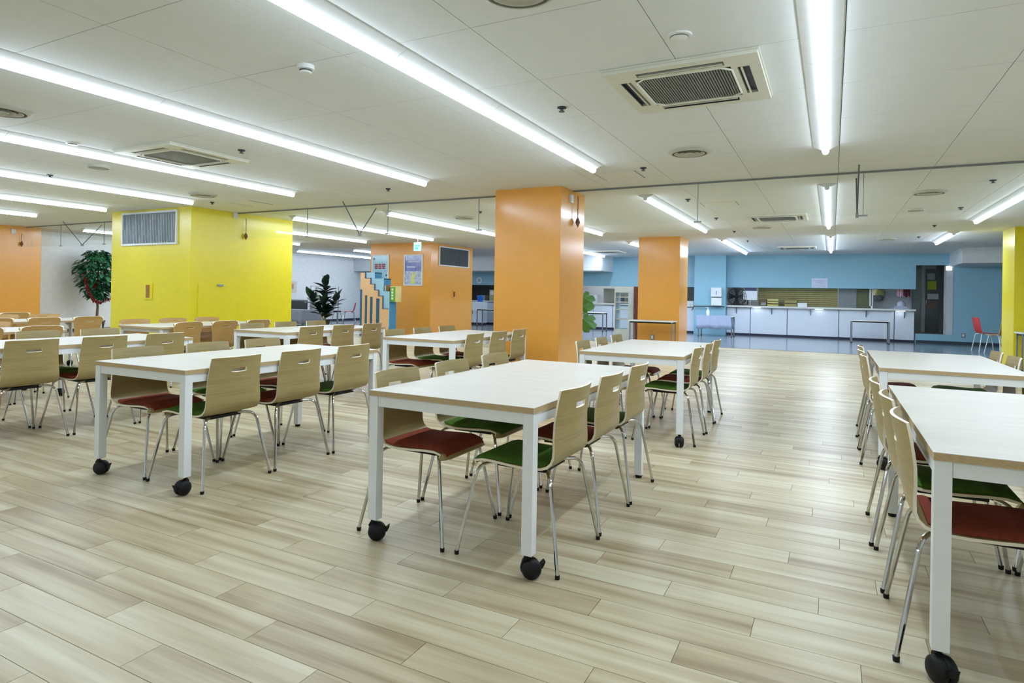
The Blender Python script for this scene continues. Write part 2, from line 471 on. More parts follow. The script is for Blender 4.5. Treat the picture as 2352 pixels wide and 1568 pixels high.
# hanging pull cords with small weights, and little white sensor boxes on the pillars
def pull_cord(x, y, z0, z1, label):
    t = thing('pull_cord', label, 'pull cord', (x, y, z1))
    dark = mat('cord_brown', (112, 66, 40), 0.5)
    MB().tube([(0, 0, 0.06), (0, 0, z0 - z1)], 0.006, 6).obj('cord', dark, t)
    MB().lathe([(0.0, -0.07), (0.035, 0.0), (0.022, 0.05), (0.0, 0.075)], 8).obj('weight', dark, t)
pull_cord(-3.155, 8.17, 2.62, 2.25, 'brown cord and weight hanging on the middle orange pillar')
pull_cord(-9.955, 8.25, 2.6, 2.25, 'cord and weight hanging on the yellow shaft')
pull_cord(-17.555, 7.97, 2.5, 2.25, 'cord and weight on the orange pillar at the left edge')
for (x, y, z, lb) in ((-3.185, 8.0, 2.56, 'small pale sensor box near the top of the middle orange pillar'),
                      (-9.985, 8.03, 2.63, 'small pale sensor box near the top of the yellow shaft'),
                      (-17.585, 7.81, 2.55, 'small pale sensor box on the left-edge orange pillar')):
    b = MB().cbox(x, y, z, 0.03, 0.09, 0.11); b.cbox(x + 0.017, y, z - 0.01, 0.006, 0.05, 0.05)
    tag(b.obj('wall_sensor', mat('sensor_white', (214, 218, 214), 0.4), bevel=0.004), lb, 'sensor')

# ------------------------------------------------------------------ ceiling lights
base_prof = [(-0.105, 0.0), (-0.105, -0.008), (-0.036, -0.04), (0.036, -0.04), (0.105, -0.008), (0.105, 0.0)]
UNIT = 1.2
hous_me = MB().prism(base_prof, 1, 0.002, UNIT - 0.002).mesh('housing', table_white)
hous_end = table_white
bar = []
for kk in range(5):
    a = math.pi * kk / 4
    bar.append((-0.03 * math.cos(a), -0.058 - 0.028 * math.sin(a)))
bar = [(-0.03, -0.0405)] + bar + [(0.03, -0.0405)]
bar_b = MB().prism(bar, 1, 0.003, UNIT - 0.003)
bar_b.m = [2, 2] + [0 if k in (2, 3) else 2 if k == 6 else 1 for k in range(len(bar))]
diff_near = bar_b.mesh('diffuser', [led, led_side, table_white])
diff_far = bar_b.mesh('diffuser', [led_far, led_far_side, table_white])
def light_row(x, y0, n, label):
    diff_me = diff_far if (y0 > 15 and x > -10) else diff_near
    t = thing('linear_ceiling_light', label, 'ceiling light', (x, y0, CEIL), 0, 'linear LED ceiling lights')
    for k in range(n):
        h_ = link('housing', hous_me, t, (0, k * UNIT, 0))
        link('diffuser', diff_me, t, (0, k * UNIT, 0))
    return t
ROWS = [(-0.07, 'right aisle'), (-2.37, 'middle orange pillar'), (-4.65, 'front left table'), (-6.98, 'row left of the front left table'), (-9.24, 'yellow shaft edge'), (-11.64, 'yellow shaft face'), (-14.0, 'far left'), (-16.4, 'left wall'), (2.2, 'right edge')]
L1 = {-0.07: 'bright LED light nearest the camera, running up the right aisle',
      -2.37: 'bright LED light crossing the top, pointing at the middle orange pillar',
      -4.65: 'long LED light left of the one pointing at the orange pillar',
      -6.98: 'long LED light third from the middle pillar, above the left tables',
      -9.24: 'LED light ending right at the corner of the yellow shaft',
      -11.64: 'LED light ending before the left half of the yellow shaft',
      -14.0: 'shortest-looking LED light at the left edge above the orange pillar',
      2.2: 'LED light above the front right table, out at the right',
      4.5: 'LED light far out to the right of the front tables'}
L1[-16.3] = 'LED light row along the left wall, out of view'
for x, lb in L1.items(): light_row(x, 1.8, 4, lb)
L2 = {-0.07: (8.75, 4, 'aisle LED light just beyond the glass barrier'),
      -2.37: (8.78, 4, 'LED light between the two orange pillars'),
      -4.65: (8.75, 4, 'LED light half hidden behind the middle orange pillar, right part'),
      -7.05: (8.85, 4, 'LED light leading into the left side of the middle orange pillar'),
      -9.27: (8.75, 4, 'LED light leading to the corner of the orange shaft'),
      -11.55: (10.0, 3, 'LED light ending above the left edge of the orange shaft'),
      -14.2: (8.9, 4, 'short stretch of LED light beside the yellow shaft'),
      -16.4: (8.75, 4, 'LED light between the plant tree and the yellow shaft'),
      2.2: (8.6, 4, 'LED light beside the yellow pillar at right')}
for x, (y, n, lb) in L2.items(): light_row(x, y, n, lb)
L3 = {-0.04: (15.6, 4, 'farthest aisle LED light before the blue wall'),
      -2.37: (15.8, 4, 'LED light right of the far orange pillar, before the counter'),
      -4.7: (15.9, 4, 'LED light left of the far orange pillar'),
      -7.1: (16.2, 4, 'far LED light ending at the white soffit'),
      -14.3: (16.2, 4, 'far LED light stub left of the orange shaft'),
      -16.7: (16.0, 4, 'lowest far LED light before the left white wall'),
      2.2: (15.6, 2, 'short far LED light left of the yellow pillar')}
for x, (y, n, lb) in L3.items(): light_row(x, y, n, lb)
# the same rows continue behind the viewer
for x, w in ((-0.07, 'over the right aisle'), (-4.65, 'left of the right aisle'), (-9.24, 'well to the left'), (-14.0, 'farthest left'), (4.5, 'farthest right')):
    light_row(x, -5.2, 4, 'LED light row behind the viewer, ' + w)

# ------------------------------------------------------------------ air-conditioner cassettes
ac_body = mat('ac_cream', (214, 214, 198), 0.45)
ac_dark = mat('ac_slot', (44, 52, 66), 0.6)
ac_gr = mat('ac_grille', (126, 132, 128), 0.5)
ac_in = mat('ac_intake', (84, 90, 88), 0.6)
def ac_unit():
    t = thing('ceiling_air_conditioner', 'x', 'air conditioner', (0, 0, CEIL), 0, 'ceiling cassette air conditioners')
    S = 0.47
    f = MB(); zt, zb = 0.0, -0.032
    # frame with four slots and a centre opening: nine strips
    a, c0, c1 = 0.30, 0.335, 0.405
    f.box(-S, S, -S, -c1, zb, zt); f.box(-S, S, c1, S, zb, zt)
    f.box(-S, -c1, -c1, c1, zb, zt); f.box(c1, S, -c1, c1, zb, zt)
    f.box(-c0, c0, -c0, -a, zb, zt); f.box(-c0, c0, a, c0, zb, zt)
    f.box(-c0, -a, -a, a, zb, zt); f.box(a, c0, -a, a, zb, zt)
    for sx in (-1, 1):
        for sy in (-1, 1):
            xs = sorted((sx*c1, sx*0.27)); ys = sorted((sy*c0, sy*c1))
            f.box(xs[0], xs[1], ys[0], ys[1], zb, zt)
            xs = sorted((sx*c0, sx*c1)); ys = sorted((sy*0.27, sy*c0))
            f.box(xs[0], xs[1], ys[0], ys[1], zb, zt)
    f.obj('frame', ac_body, t)
    MB().box(-S + 0.02, S - 0.02, -S + 0.02, S - 0.02, -0.0135, -0.0125).obj('back_plate', ac_dark, t)
    MB().box(-S - 0.01, S + 0.01, -S - 0.01, S + 0.01, -0.012, -0.001).obj('trim_flange', ac_body, t)
    g = MB().box(-a, a, -a, a, -0.02, -0.009).obj('intake_panel', ac_in, t)
    s = MB(); nb = 34
    for i in range(nb):
        x = -a + 0.02 + (2*a - 0.04) * i / (nb - 1)
        ym = a - 0.02 if 1 < i < nb - 2 else a - 0.05
        s.box(x - 0.0045, x + 0.0045, -ym, ym, -0.03, -0.02)
    q = s.obj('grille_bars', ac_gr, g); q['kind'] = 'stuff'
    rim = MB(); rr = [(-a, -a+0.06), (-a+0.06, -a), (a-0.06, -a), (a, -a+0.06), (a, a-0.06), (a-0.06, a), (-a+0.06, a), (-a, a-0.06)]
    rim.tube([(x, y, -0.031) for x, y in rr] + [(rr[0][0], rr[0][1], -0.031)], 0.008, 6)
    rim.obj('intake_rim', ac_body, g)
    for k in range(4):
        v = MB().box(-0.26, 0.26, 0.352, 0.362, -0.034, -0.012); v.box(-0.26, 0.26, 0.338, 0.402, -0.012, -0.009, 1); v.box(-0.265, 0.265, 0.398, 0.4045, -0.0325, -0.012, 1)
        vo = v.obj('louver', [ac_body, ac_dark], t); vo.rotation_euler = (0, 0, k * math.pi / 2)
    return t
ac0 = ac_unit()
AC = [(-0.87, 4.32, 'largest, nearest ceiling air conditioner with a dark square grille'),
      (-6.28, 4.36, 'ceiling air conditioner above the left tables'),
      (-0.87, 12.0, 'ceiling air conditioner seen through the glass barrier'),
      (-0.87, 19.1, 'farthest ceiling air conditioner before the blue wall'),
      (-6.45, 19.45, 'far ceiling air conditioner left of the second orange pillar')]
for i, (x, y, lb) in enumerate(AC):
    o = ac0 if i == 0 else copy_tree(ac0)
    o.location = (x, y, CEIL); o['label'] = lb

# round diffusers
def round_vent(x, y, r, label):
    t = thing('round_ceiling_vent', label, 'vent', (x, y, CEIL), 0, 'round ceiling vents')
    vm = mat('vent_cream', (184, 184, 170), 0.5)
    MB().lathe([(r*0.8, 0.0), (r, 0.0), (r, -0.008), (r*0.86, -0.03), (r*0.8, -0.03), (r*0.8, 0.0)], 28, cap=False).obj('outer_ring', vm, t, smooth=True)
    MB().lathe([(0.0, -0.002), (r*0.82, -0.002), (r*0.82, -0.006), (0, -0.006)], 28).obj('throat', mat('vent_throat', (104, 104, 96), 0.7), t)
    for k, (ra, rb) in enumerate(((0.70, 0.54), (0.46, 0.32), (0.24, 0.0))):
        MB().lathe([(r*rb, -0.008), (r*ra, -0.026), (r*ra, -0.029), (r*rb, -0.011), (r*rb, -0.008)], 28, cap=False).obj('cone_ring', vm, t, smooth=True)
for a in ((-1.27, 6.32, 0.21, 'round ceiling vent behind the nearest air conditioner'),
          (-6.08, 2.60, 0.21, 'round ceiling vent cut by the left edge'),
          (-7.81, 4.33, 0.13, 'small dark round vent left of the left air conditioner'),
          (-8.57, 6.29, 0.21, 'round ceiling vent before the yellow shaft'),
          (-1.27, 13.5, 0.2, 'round ceiling vent beyond the air conditioner behind the glass'),
          (1.12, 9.88, 0.21, 'larger round vent at right beyond the glass barrier'),
          (1.15, 11.67, 0.13, 'smaller round vent at right beyond the glass barrier'),
          (-6.2, 10.1, 0.2, 'round vent beside the light leading into the orange pillar'),
          (-1.33, 2.62, 0.21, 'round ceiling vent cut by the top edge'),
          (1.12, 17.0, 0.2, 'far round vent right of the aisle light'),
          (-6.2, 13.6, 0.2, 'far round vent left of the middle orange pillar')):
    round_vent(*a)

# sprinkler heads, smoke detectors, hatches
spr_m = mat('sprinkler_metal', (58, 64, 70), 0.4, 0.5)
def sprinkler(x, y, label):
    t = thing('sprinkler_head', label, 'sprinkler', (x, y, CEIL), 0, 'sprinkler heads in the ceiling')
    MB().lathe([(0.036, 0.0), (0.036, -0.012), (0.014, -0.016), (0.012, -0.03), (0.0, -0.031)], 12).obj('body', spr_m, t, smooth=True)
    MB().lathe([(0.0, -0.028), (0.024, -0.032), (0.024, -0.036), (0.0, -0.036)], 12).obj('deflector', spr_m, t)
SPN = {(-1.87, 4.46): 'sprinkler head left of the nearest air conditioner', (-1.9, 6.93): 'sprinkler head above the middle orange pillar',
       (-5.46, 4.45): 'sprinkler head right of the left air conditioner', (-5.53, 6.96): 'sprinkler head left of the middle orange pillar, near the glass',
       (-9.06, 4.42): 'sprinkler head near the left edge', (-9.18, 6.92): 'sprinkler head just before the yellow shaft corner',
       (-1.9, 9.39): 'sprinkler head just beyond the glass barrier', (-1.87, 11.76): 'sprinkler head beyond the glass, near the air conditioner',
       (1.67, 9.2): 'sprinkler head at the right edge beyond the glass', (1.73, 11.68): 'sprinkler head right of the small round vent',
       (-1.88, 14.2): 'sprinkler head right of the far orange pillar', (-1.88, 16.6): 'far sprinkler head near the counter light',
       (1.7, 14.2): 'sprinkler head near the yellow pillar light', (1.7, 16.6): 'far sprinkler head near the right soffit', (-5.5, 9.5): 'sprinkler head left of the middle orange pillar, beyond the glass'}
for (x, y), lb in SPN.items(): sprinkler(x, y, lb)
def smoke_detector(x, y, r, hgt, label):
    t = thing('smoke_detector', label, 'smoke detector', (x, y, CEIL))
    MB().lathe([(r, 0.0), (r, -hgt*0.55), (r*0.7, -hgt*0.6), (r*0.7, -hgt*0.85), (r*0.55, -hgt), (0, -hgt)], 20).obj('housing', mat('detector_white', (224, 226, 222), 0.4), t, smooth=True)
    MB().lathe([(r*0.72, -hgt*0.62), (r*0.72, -hgt*0.8)], 20).obj('sensor_slots', dark_grey, t)
smoke_detector(-3.03, 2.95, 0.055, 0.05, 'white smoke detector between the two long lights')
smoke_detector(-0.77, 3.5, 0.07, 0.02, 'flat white detector above the nearest air conditioner')
smoke_detector(-6.83, 3.53, 0.06, 0.02, 'flat white detector left of the left air conditioner')
hat_m = mat('hatch_board', (224, 226, 218), 0.7, var=0.01)
def hatch(x, y, sx, sy, label):
    t = thing('ceiling_hatch', label, 'hatch', (x, y, CEIL))
    MB().box(-sx/2, sx/2, -sy/2, sy/2, -0.004, -0.001).obj('cover', hat_m, t)
    f = MB()
    for (xa, xb, ya, yb_) in ((-sx/2-0.012, -sx/2, -sy/2, sy/2), (sx/2, sx/2+0.012, -sy/2, sy/2)):
        f.box(xa, xb, ya, yb_, -0.005, -0.001)
    f.obj('hinge_edge', mid_grey, t)
hatch(-2.28, 7.28, 0.47, 0.46, 'square ceiling hatch right of the middle orange pillar')
hatch(-8.66, 7.26, 0.5, 0.5, 'square ceiling hatch before the yellow shaft')
hatch(-1.55, 10.05, 0.5, 0.4, 'square ceiling hatch beyond the glass barrier')

# ------------------------------------------------------------------ glass smoke barrier
YS, ZB = 8.08, 2.19
brace_m = mat('brace_grey', (104, 108, 116), 0.4, 0.6)
def barrier(xs, braces, label):
    t = thing('glass_smoke_barrier', label, 'glass barrier', (xs[0], YS, ZB))
    x00 = xs[0]
    for a, b in zip(xs[:-1], xs[1:]):
        MB().box(a - x00 + 0.003, b - x00 - 0.003, -0.003, 0.003, 0.0, CEIL - ZB).obj('pane', pane_m, t)
    MB().box(0, xs[-1] - x00, -0.014, 0.014, CEIL - ZB - 0.02, CEIL - ZB - 0.001).obj('top_channel', mat('channel_grey', (118, 122, 118), 0.5), t)
    for x in xs[1:-1]:
        c = MB().box(x - x00 - 0.045, x - x00 + 0.045, -0.012, 0.012, -0.012, 0.004)
        c.box(x - x00 - 0.004, x - x00 + 0.004, -0.006, 0.006, 0.0, CEIL - ZB)
        c.obj('joint_clip', mid_grey, t)
    for x in braces:
        bb = MB(); zc = CEIL - ZB
        bb.tube([(x - x00, -0.42, zc), (x - x00, 0.0, 0.0)], 0.009, 6)
        bb.obj('brace_rod', brace_m, t)
        bb = MB(); bb.tube([(x - x00, 0.42, zc), (x - x00, 0.0, 0.0)], 0.009, 6)
        bb.obj('brace_rod', brace_m, t)
        MB().cbox(x - x00, 0, 0.0, 0.03, 0.05, 0.05).obj('brace_shoe', mid_grey, t)
barrier([-17.59, -16.04, -14.3, -12.37], [-15.15], 'glass smoke barrier left of the yellow shaft, before the plant tree')
barrier([-9.992, -8.19, -6.41, -4.70, -4.198], [-7.0], 'glass smoke barrier between the yellow shaft and the middle orange pillar')
barrier([-3.192, -1.51, 0.3, 2.05, 3.8, 5.6, 7.6], [0.24, 5.0], 'glass smoke barrier right of the middle orange pillar')

# ------------------------------------------------------------------ chairs
def seat_z(y):
    pts = [(-0.20, 0.470), (-0.17, 0.447), (-0.13, 0.436), (-0.05, 0.434), (0.10, 0.442), (0.16, 0.442), (0.195, 0.434), (0.22, 0.415)]
    for (a, za), (b, zb) in zip(pts[:-1], pts[1:]):
        if a <= y <= b: return za + (zb - za) * (y - a) / (b - a)
    return pts[0][1] if y < pts[0][0] else pts[-1][1]

def shell_mesh(style):
    us = [-1, -0.93, -0.78, -0.55, -0.29, -0.15, 0, 0.15, 0.29, 0.55, 0.78, 0.93, 1]
    prof = [(0.225, 0.408), (0.215, 0.421), (0.195, 0.434), (0.16, 0.442), (0.10, 0.442), (0.03, 0.437), (-0.05, 0.434), (-0.11, 0.435), (-0.15, 0.441),
            (-0.18, 0.452), (-0.203, 0.473), (-0.215, 0.50), (-0.219, 0.54), (-0.220, 0.59), (-0.225, 0.65), (-0.231, 0.70), (-0.233, 0.711), (-0.236, 0.736), (-0.242, 0.77), (-0.247, 0.795), (-0.249, 0.805)]
    if style == 'B': prof[16] = (-0.234, 0.727); prof[17] = (-0.236, 0.741)
    ns = 16
    ns2 = 17
    hw = []
    for i, (y, z) in enumerate(prof):
        if i <= 8: w = 0.195 + 0.015 * min(1, i / 6)
        else:
            t = (z - 0.44) / 0.36
            w = 0.21 - 0.02 * t if style == 'A' else 0.195 - 0.02 * math.sin(math.pi * min(1, t * 1.2)) + 0.012 * t
        hw.append(w)
    bm = bmesh.new(); G = []
    n = len(prof)
    for i, (y, z) in enumerate(prof):
        rowv = []
        for u in us:
            x = u * hw[i]; yy, zz = y, z
            t = max(0.0, min(1.0, (z - 0.45) / 0.2)) if i > 8 else 0.0
            yy += -0.036 * t * (1 - u*u) + 0.014 * t          # back is dished sideways
            if i <= 8: zz -= 0.006 * (1 - u*u) * (1 if i > 2 else 0)
            if i >= n - 3:                                      # rounded top corners
                cr = (0.003 if style == 'A' else 0.05) * (i - n + 4) / 3
                au = abs(u)
                drop = cr * (1.0 if au > 0.99 else 0.45 if au > 0.9 else 0.1 if au > 0.7 else 0)
                zz -= drop
                if au > 0.99: x *= 1 - (0.004 if style == 'A' else 0.05) * (i - n + 4) / 3
            if i <= 1 and abs(u) > 0.99: yy -= 0.02; 
            if i <= 1 and abs(u) > 0.9: yy -= 0.008
            if i == ns and abs(u) < 0.2: zz -= 0.003
            rowv.append(bm.verts.new((x, yy, zz)))
        G.append(rowv)
    for i in range(n - 1):
        for j in range(len(us) - 1):
            if ns <= i < ns2 and abs(us[j]) <= 0.29 and abs(us[j+1]) <= 0.29: continue
            bm.faces.new((G[i][j], G[i][j+1], G[i+1][j+1], G[i+1][j]))
    orig = set(bm.verts)
    bmesh.ops.recalc_face_normals(bm, faces=bm.faces)
    bmesh.ops.solidify(bm, geom=list(bm.faces), thickness=0.011)
    for f in bm.faces: f.smooth = True
    # rim faces bridge the two skins
    for f in bm.faces:
        k = sum(1 for v in f.verts if v in orig)
        if 0 < k < len(f.verts): f.material_index = 1; f.smooth = False
    me = bpy.data.meshes.new('shell'); bm.to_mesh(me); bm.free()
    me.materials.append(ply if style == 'A' else tan_ply); me.materials.append(ply_edge)
    try: me.set_sharp_from_angle(angle=math.radians(50))
    except Exception: pass
    return me

PAD_LIFT = 0.011
def pad_mesh(m):
    b = MB(); ys = [-0.165, -0.15, -0.12, -0.06, 0.02, 0.10, 0.16, 0.198, 0.222]; xs = [-1, -0.93, -0.7, 0, 0.7, 0.93, 1]
    W = 0.19; V = []
    for lay in (0, 1):
        for i, y in enumerate(ys):
            for j, u in enumerate(xs):
                x = u * W
                cy = y
                if abs(u) > 0.99 and i in (0, len(ys)-1): x *= 0.93; cy = y * 0.97
                if abs(u) > 0.99 and i in (1, len(ys)-2): x *= 0.985
                edge = (abs(u) > 0.99) or i in (0, len(ys)-1)
                near = (abs(u) > 0.9) or i in (1, len(ys)-2)
                hgt = 0.0 if lay == 0 else (0.006 if edge else 0.014 if near else 0.019)
                V.append((x, cy, seat_z(y) + PAD_LIFT + hgt))
    nx, ny = len(xs), len(ys); F = []
    o2 = nx * ny
    for i in range(ny - 1):
        for j in range(nx - 1):
            F.append((o2 + i*nx+j, o2 + i*nx+j+1, o2 + (i+1)*nx+j+1, o2 + (i+1)*nx+j))
    bd = [(0, j) for j in range(nx)] + [(i, nx-1) for i in range(1, ny)] + [(ny-1, j) for j in range(nx-2, -1, -1)] + [(i, 0) for i in range(ny-2, 0, -1)]
    for k in range(len(bd)):
        a = bd[k][0]*nx + bd[k][1]; c = bd[(k+1) % len(bd)][0]*nx + bd[(k+1) % len(bd)][1]
        F.append((a, c, o2 + c, o2 + a))
    b.add(V, F)
    return b.mesh('seat_pad', m, smooth=True)

def leg_mesh(sx, sy):
    foot = Vector((sx * 0.256, sy * 0.258, 0.012)); top = Vector((sx * 0.19, sy * (0.185), 0.418)); inn = Vector((sx * 0.07, sy * 0.10, 0.424))
    d = (foot - top).normalized(); e = (inn - top).normalized()
    pts = [foot, top + d * 0.055]
    for k in range(1, 6):
        t = k / 6
        pts.append((1-t)**2 * (top + d*0.055) + 2*t*(1-t) * top + t*t * (top + e*0.055))
    pts += [top + e * 0.055, inn]
    return MB().tube(pts, 0.0088, 8).mesh('leg', chrome, smooth=True), foot
SHELL = {'A': shell_mesh('A'), 'B': shell_mesh('B')}
PADS = {'red': pad_mesh(red_pad), 'green': pad_mesh(green_pad)}
LEGS = [leg_mesh(sx, sy) for sx in (-1, 1) for sy in (-1, 1)]
FOOT_ME = MB().lathe([(0.0105, 0.0), (0.0115, 0.018), (0.0, 0.019)], 8).mesh('rubber_foot', black_plastic)
PLATE_ME = MB().box(-0.12, 0.12, -0.13, 0.12, 0.405, 0.426).mesh('seat_plate', black_plastic, bevel=0.006)
NCH = [0]
def chair(x, y, rz, style, pad, label, group='plywood chairs at the dining tables'):
    t = thing('dining_chair', label, 'chair', (x, y, 0), rz, group)
    link('shell', SHELL[style], t)
    if pad: link('seat_pad', PADS[pad], t)
    link('seat_plate', PLATE_ME, t)
    for me, foot in LEGS:
        l = link('leg', me, t)
        link('rubber_foot', FOOT_ME, l, (foot.x, foot.y, 0.0))
    NCH[0] += 1
    return t

# ------------------------------------------------------------------ tables
ZT = 0.7435
TW, TL = 0.9, 1.8
tt = MB(); tt.box(-TW/2, TW/2, -TL/2, TL/2, ZT - 0.028, ZT)
tt.m = [1 if k != 1 else 0 for k in range(6)]
TOP_A = tt.mesh('tabletop', [top_lam, top_edge], bevel=0.002)
LEG_C = MB().cbox(0, 0, (ZT - 0.028 + 0.105) / 2, 0.05, 0.05, ZT - 0.028 - 0.105).mesh('leg', table_white, bevel=0.003)
LEG_F = MB().cbox(0, 0, (ZT - 0.028 + 0.02) / 2, 0.05, 0.05, ZT - 0.028 - 0.02).mesh('leg', table_white, bevel=0.003)
FOOT_T = MB().lathe([(0.02, 0.0), (0.024, 0.012), (0.024, 0.022), (0.0, 0.022)], 12).mesh('foot', black_plastic)
AP_S = MB().box(-TW/2 + 0.054, TW/2 - 0.054, -0.015, 0.015, ZT - 0.078, ZT - 0.028).mesh('apron', table_white, bevel=0.002)
AP_L = MB().box(-0.015, 0.015, -TL/2 + 0.054, TL/2 - 0.054, ZT - 0.078, ZT - 0.028).mesh('apron', table_white, bevel=0.002)
def caster_mesh():
    b = MB()
    for s in (-1, 1):
        # twin wheels, axis X
        prof = [(0.0, 0.004), (0.040, 0.004), (0.044, 0.008), (0.044, 0.018), (0.040, 0.028), (0.028, 0.036), (0.0, 0.038)]
        nn = 16; V = []; F = []
        for (rr, w) in prof:
            for k in range(nn):
                a = 2*math.pi*k/nn
                V.append((s*w, rr*math.cos(a) - 0.012, 0.044 + rr*math.sin(a)))
        for i in range(len(prof)-1):
            for k in range(nn): F.append((i*nn+k, i*nn+(k+1) % nn, (i+1)*nn+(k+1) % nn, (i+1)*nn+k))
        b.add(V, F)
    hood = [(-0.052, 0.052), (-0.046, 0.072), (-0.028, 0.088), (0.0, 0.093), (0.022, 0.09), (0.03, 0.075), (0.02, 0.06), (-0.02, 0.045)]
    b.prism(hood, 0, -0.0065, 0.0065)
    b.tube([(0, 0.008, 0.085), (0, 0.008, 0.107)], 0.012, 10)
    b.prism([(-0.05, 0.055), (-0.066, 0.07), (-0.074, 0.074), (-0.072, 0.064), (-0.062, 0.044), (-0.05, 0.04)], 0, -0.014, 0.014)
    return b.mesh('caster', black_plastic, smooth=True)
CASTER = caster_mesh()
def table_a(x, y, rz, label, casters=True, crot=(0.6, 0.9)):
    t = thing('dining_table', label, 'table', (x, y, 0), rz, 'white-legged dining tables')
    link('tabletop', TOP_A, t)
    lx, ly = TW/2 - 0.028, TL/2 - 0.028
    for sx in (-1, 1):
        for sy in (-1, 1):
            if sy < 0 and casters:
                l = link('leg', LEG_C, t, (sx*lx, sy*ly, 0))
                link('caster', CASTER, l, (0, 0, 0), crot[0 if sx < 0 else 1])
            else:
                l = link('leg', LEG_F, t, (sx*lx, sy*ly, 0))
                link('foot', FOOT_T, l)
    for s in (-1, 1):
        link('apron', AP_S, t, (0, s * (TL/2 - 0.022), 0))
        link('apron', AP_L, t, (s * (TW/2 - 0.022), 0, 0))
    return t

def rounded(w, l, r, n=6):
    pts = []
    for (cx, cy, a0) in ((w/2-r, l/2-r, 0), (-w/2+r, l/2-r, 90), (-w/2+r, -l/2+r, 180), (w/2-r, -l/2+r, 270)):
        for k in range(n+1):
            a = math.radians(a0 + 90*k/n); pts.append((cx + r*math.cos(a), cy + r*math.sin(a)))
    return pts
tb = MB(); tb.prism(rounded(TW, TL, 0.09), 2, ZT - 0.025, ZT)
tb.m = [1, 0] + [1] * (len(tb.m) - 2)
TOP_B = tb.mesh('tabletop', [top_lam, top_edge])
LEG_B = MB().tube([(0, 0, ZT - 0.025), (0, 0, 0.06)], 0.025, 12).mesh('leg', table_white, smooth=True)
GUS = MB().prism([(-0.13, ZT - 0.027), (0.0, ZT - 0.027), (0.0, ZT - 0.16)], 1, -0.008, 0.008).mesh('corner_bracket', table_white)
def table_b(x, y, rz, label):
    t = thing('dining_table', label, 'table', (x, y, 0), rz, 'round-cornered dining tables')
    link('tabletop', TOP_B, t)
    for sx in (-1, 1):
        for sy in (-1, 1):
            l = link('leg', LEG_B, t, (sx*(TW/2 - 0.06), sy*(TL/2 - 0.06), 0))
            link('corner_bracket', GUS, l, (0, 0, 0), math.pi/2 * sy + (0 if sy > 0 else 0))
            link('caster', CASTER, l, (0, 0, -0.03 + 0.03), 0.8)
    for s in (-1, 1):
        b = MB().box(-TW/2 + 0.09, TW/2 - 0.09, s*(TL/2 - 0.06) - 0.012, s*(TL/2 - 0.06) + 0.012, ZT - 0.07, ZT - 0.026)
        b.obj('cross_rail', table_white, t)
    return t

def set_table(kind, x, y, rz, tname, tlabel, style, right, left, dr=0.165, dl=0.145, pads=True, yoff=(-0.56, 0.0, 0.56), crot=(0.6, 0.9)):
    (table_a(x, y, rz, tlabel, crot=crot) if kind == 'A' else table_b(x, y, rz, tlabel))
    c, s = math.cos(rz), math.sin(rz)
    names = ('nearest', 'middle', 'farthest')
    for side, cols in (('right', right), ('left', left)):
        for k, pc in enumerate(cols):
            if pc is None: continue
            
            jit = random.uniform(-0.012, 0.012); jr = random.uniform(-0.015, 0.015)
            lx = (TW/2 - dr + jit) if side == 'right' else (-TW/2 + dl + jit)
            ly = yoff[k] + random.uniform(-0.006, 0.006)
            wx, wy = x + lx*c - ly*s, y + lx*s + ly*c
            rot = rz + (math.pi/2 if side == 'right' else -math.pi/2) + jr
            if style == 'A':
                lb = f'oak plywood chair with {"rust red" if pc == "red" else "green"} seat, {names[k]} on {side} of {tname}'
            else:
                lb = f'tan round-backed plywood chair, {names[k]} on {side} of {tname}'
            chair(wx, wy, rot, style, pc if style == 'A' else None, lb)
GRG = ('green', 'red', 'green'); RGR = ('red', 'green', 'red')
set_table('A', -1.568, 3.32, 0.0, 'the front centre table', 'pale wood table on white legs and black casters, front and centre', 'A', GRG, RGR, crot=(2.2, 2.3))
set_table('A', 0.747, 3.33, 0.0, 'the front right table', 'pale wood table on white legs, cut by the right edge in front', 'A', GRG, RGR, dl=0.168, crot=(0.5, 0.5))
set_table('A', -3.84, 3.28, 0.015, 'the front left table', 'pale wood table at front left, before the yellow shaft', 'A', GRG, RGR, dr=0.20, crot=(1.9, 0.1))
set_table('A', -1.54, 6.08, 0.03, 'the second centre table', 'pale wood table behind the front centre one, right of the orange pillar', 'A', GRG, RGR, crot=(0.2, 0.1))
set_table('A', 0.765, 6.2, 0.0, 'the second right table', 'pale wood table behind the front right one', 'A', GRG, RGR, dl=0.168, crot=(1.2, 0.5))
set_table('A', -3.89, 6.3, 0.02, 'the pillar-side table', 'pale wood table standing before the left foot of the middle orange pillar', 'A', GRG, RGR, crot=(0.2, 0.3))
set_table('A', -6.09, 3.17, 0.01, 'the left-edge table', 'pale wood table cut by the left edge, behind the front left one', 'A', GRG, RGR)
set_table('A', -6.01, 6.1, 0.0, 'the step-shelf table', 'pale wood table before the blue step-shaped shelf', 'A', GRG, RGR)
set_table('B', -7.80, 5.72, 0.02, 'the table by the yellow shaft', 'round-cornered table standing before the yellow shaft', 'B', ('t',)*3, ('t',)*3, dr=0.15, dl=0.1, yoff=(-0.555, 0.0, 0.555))
set_table('B', -8.05, 3.05, 0.0, 'the round-cornered left-edge table', 'round-cornered table with tan chairs at the left edge', 'B', ('t',)*3, ('t',)*3, dr=0.12, dl=0.1)
set_table('B', -10.12, 4.62, 0.0, 'the table before the plant tree', 'round-cornered table before the white wall and plant tree', 'B', ('t',)*3, ('t',)*3, dr=0.10, dl=0.1)
set_table('B', -12.1, 4.6, 0.0, 'the farthest left-edge table', 'farthest round-cornered table, before the left orange pillar', 'B', ('t',)*3, ('t',)*3, dr=0.10, dl=0.1)

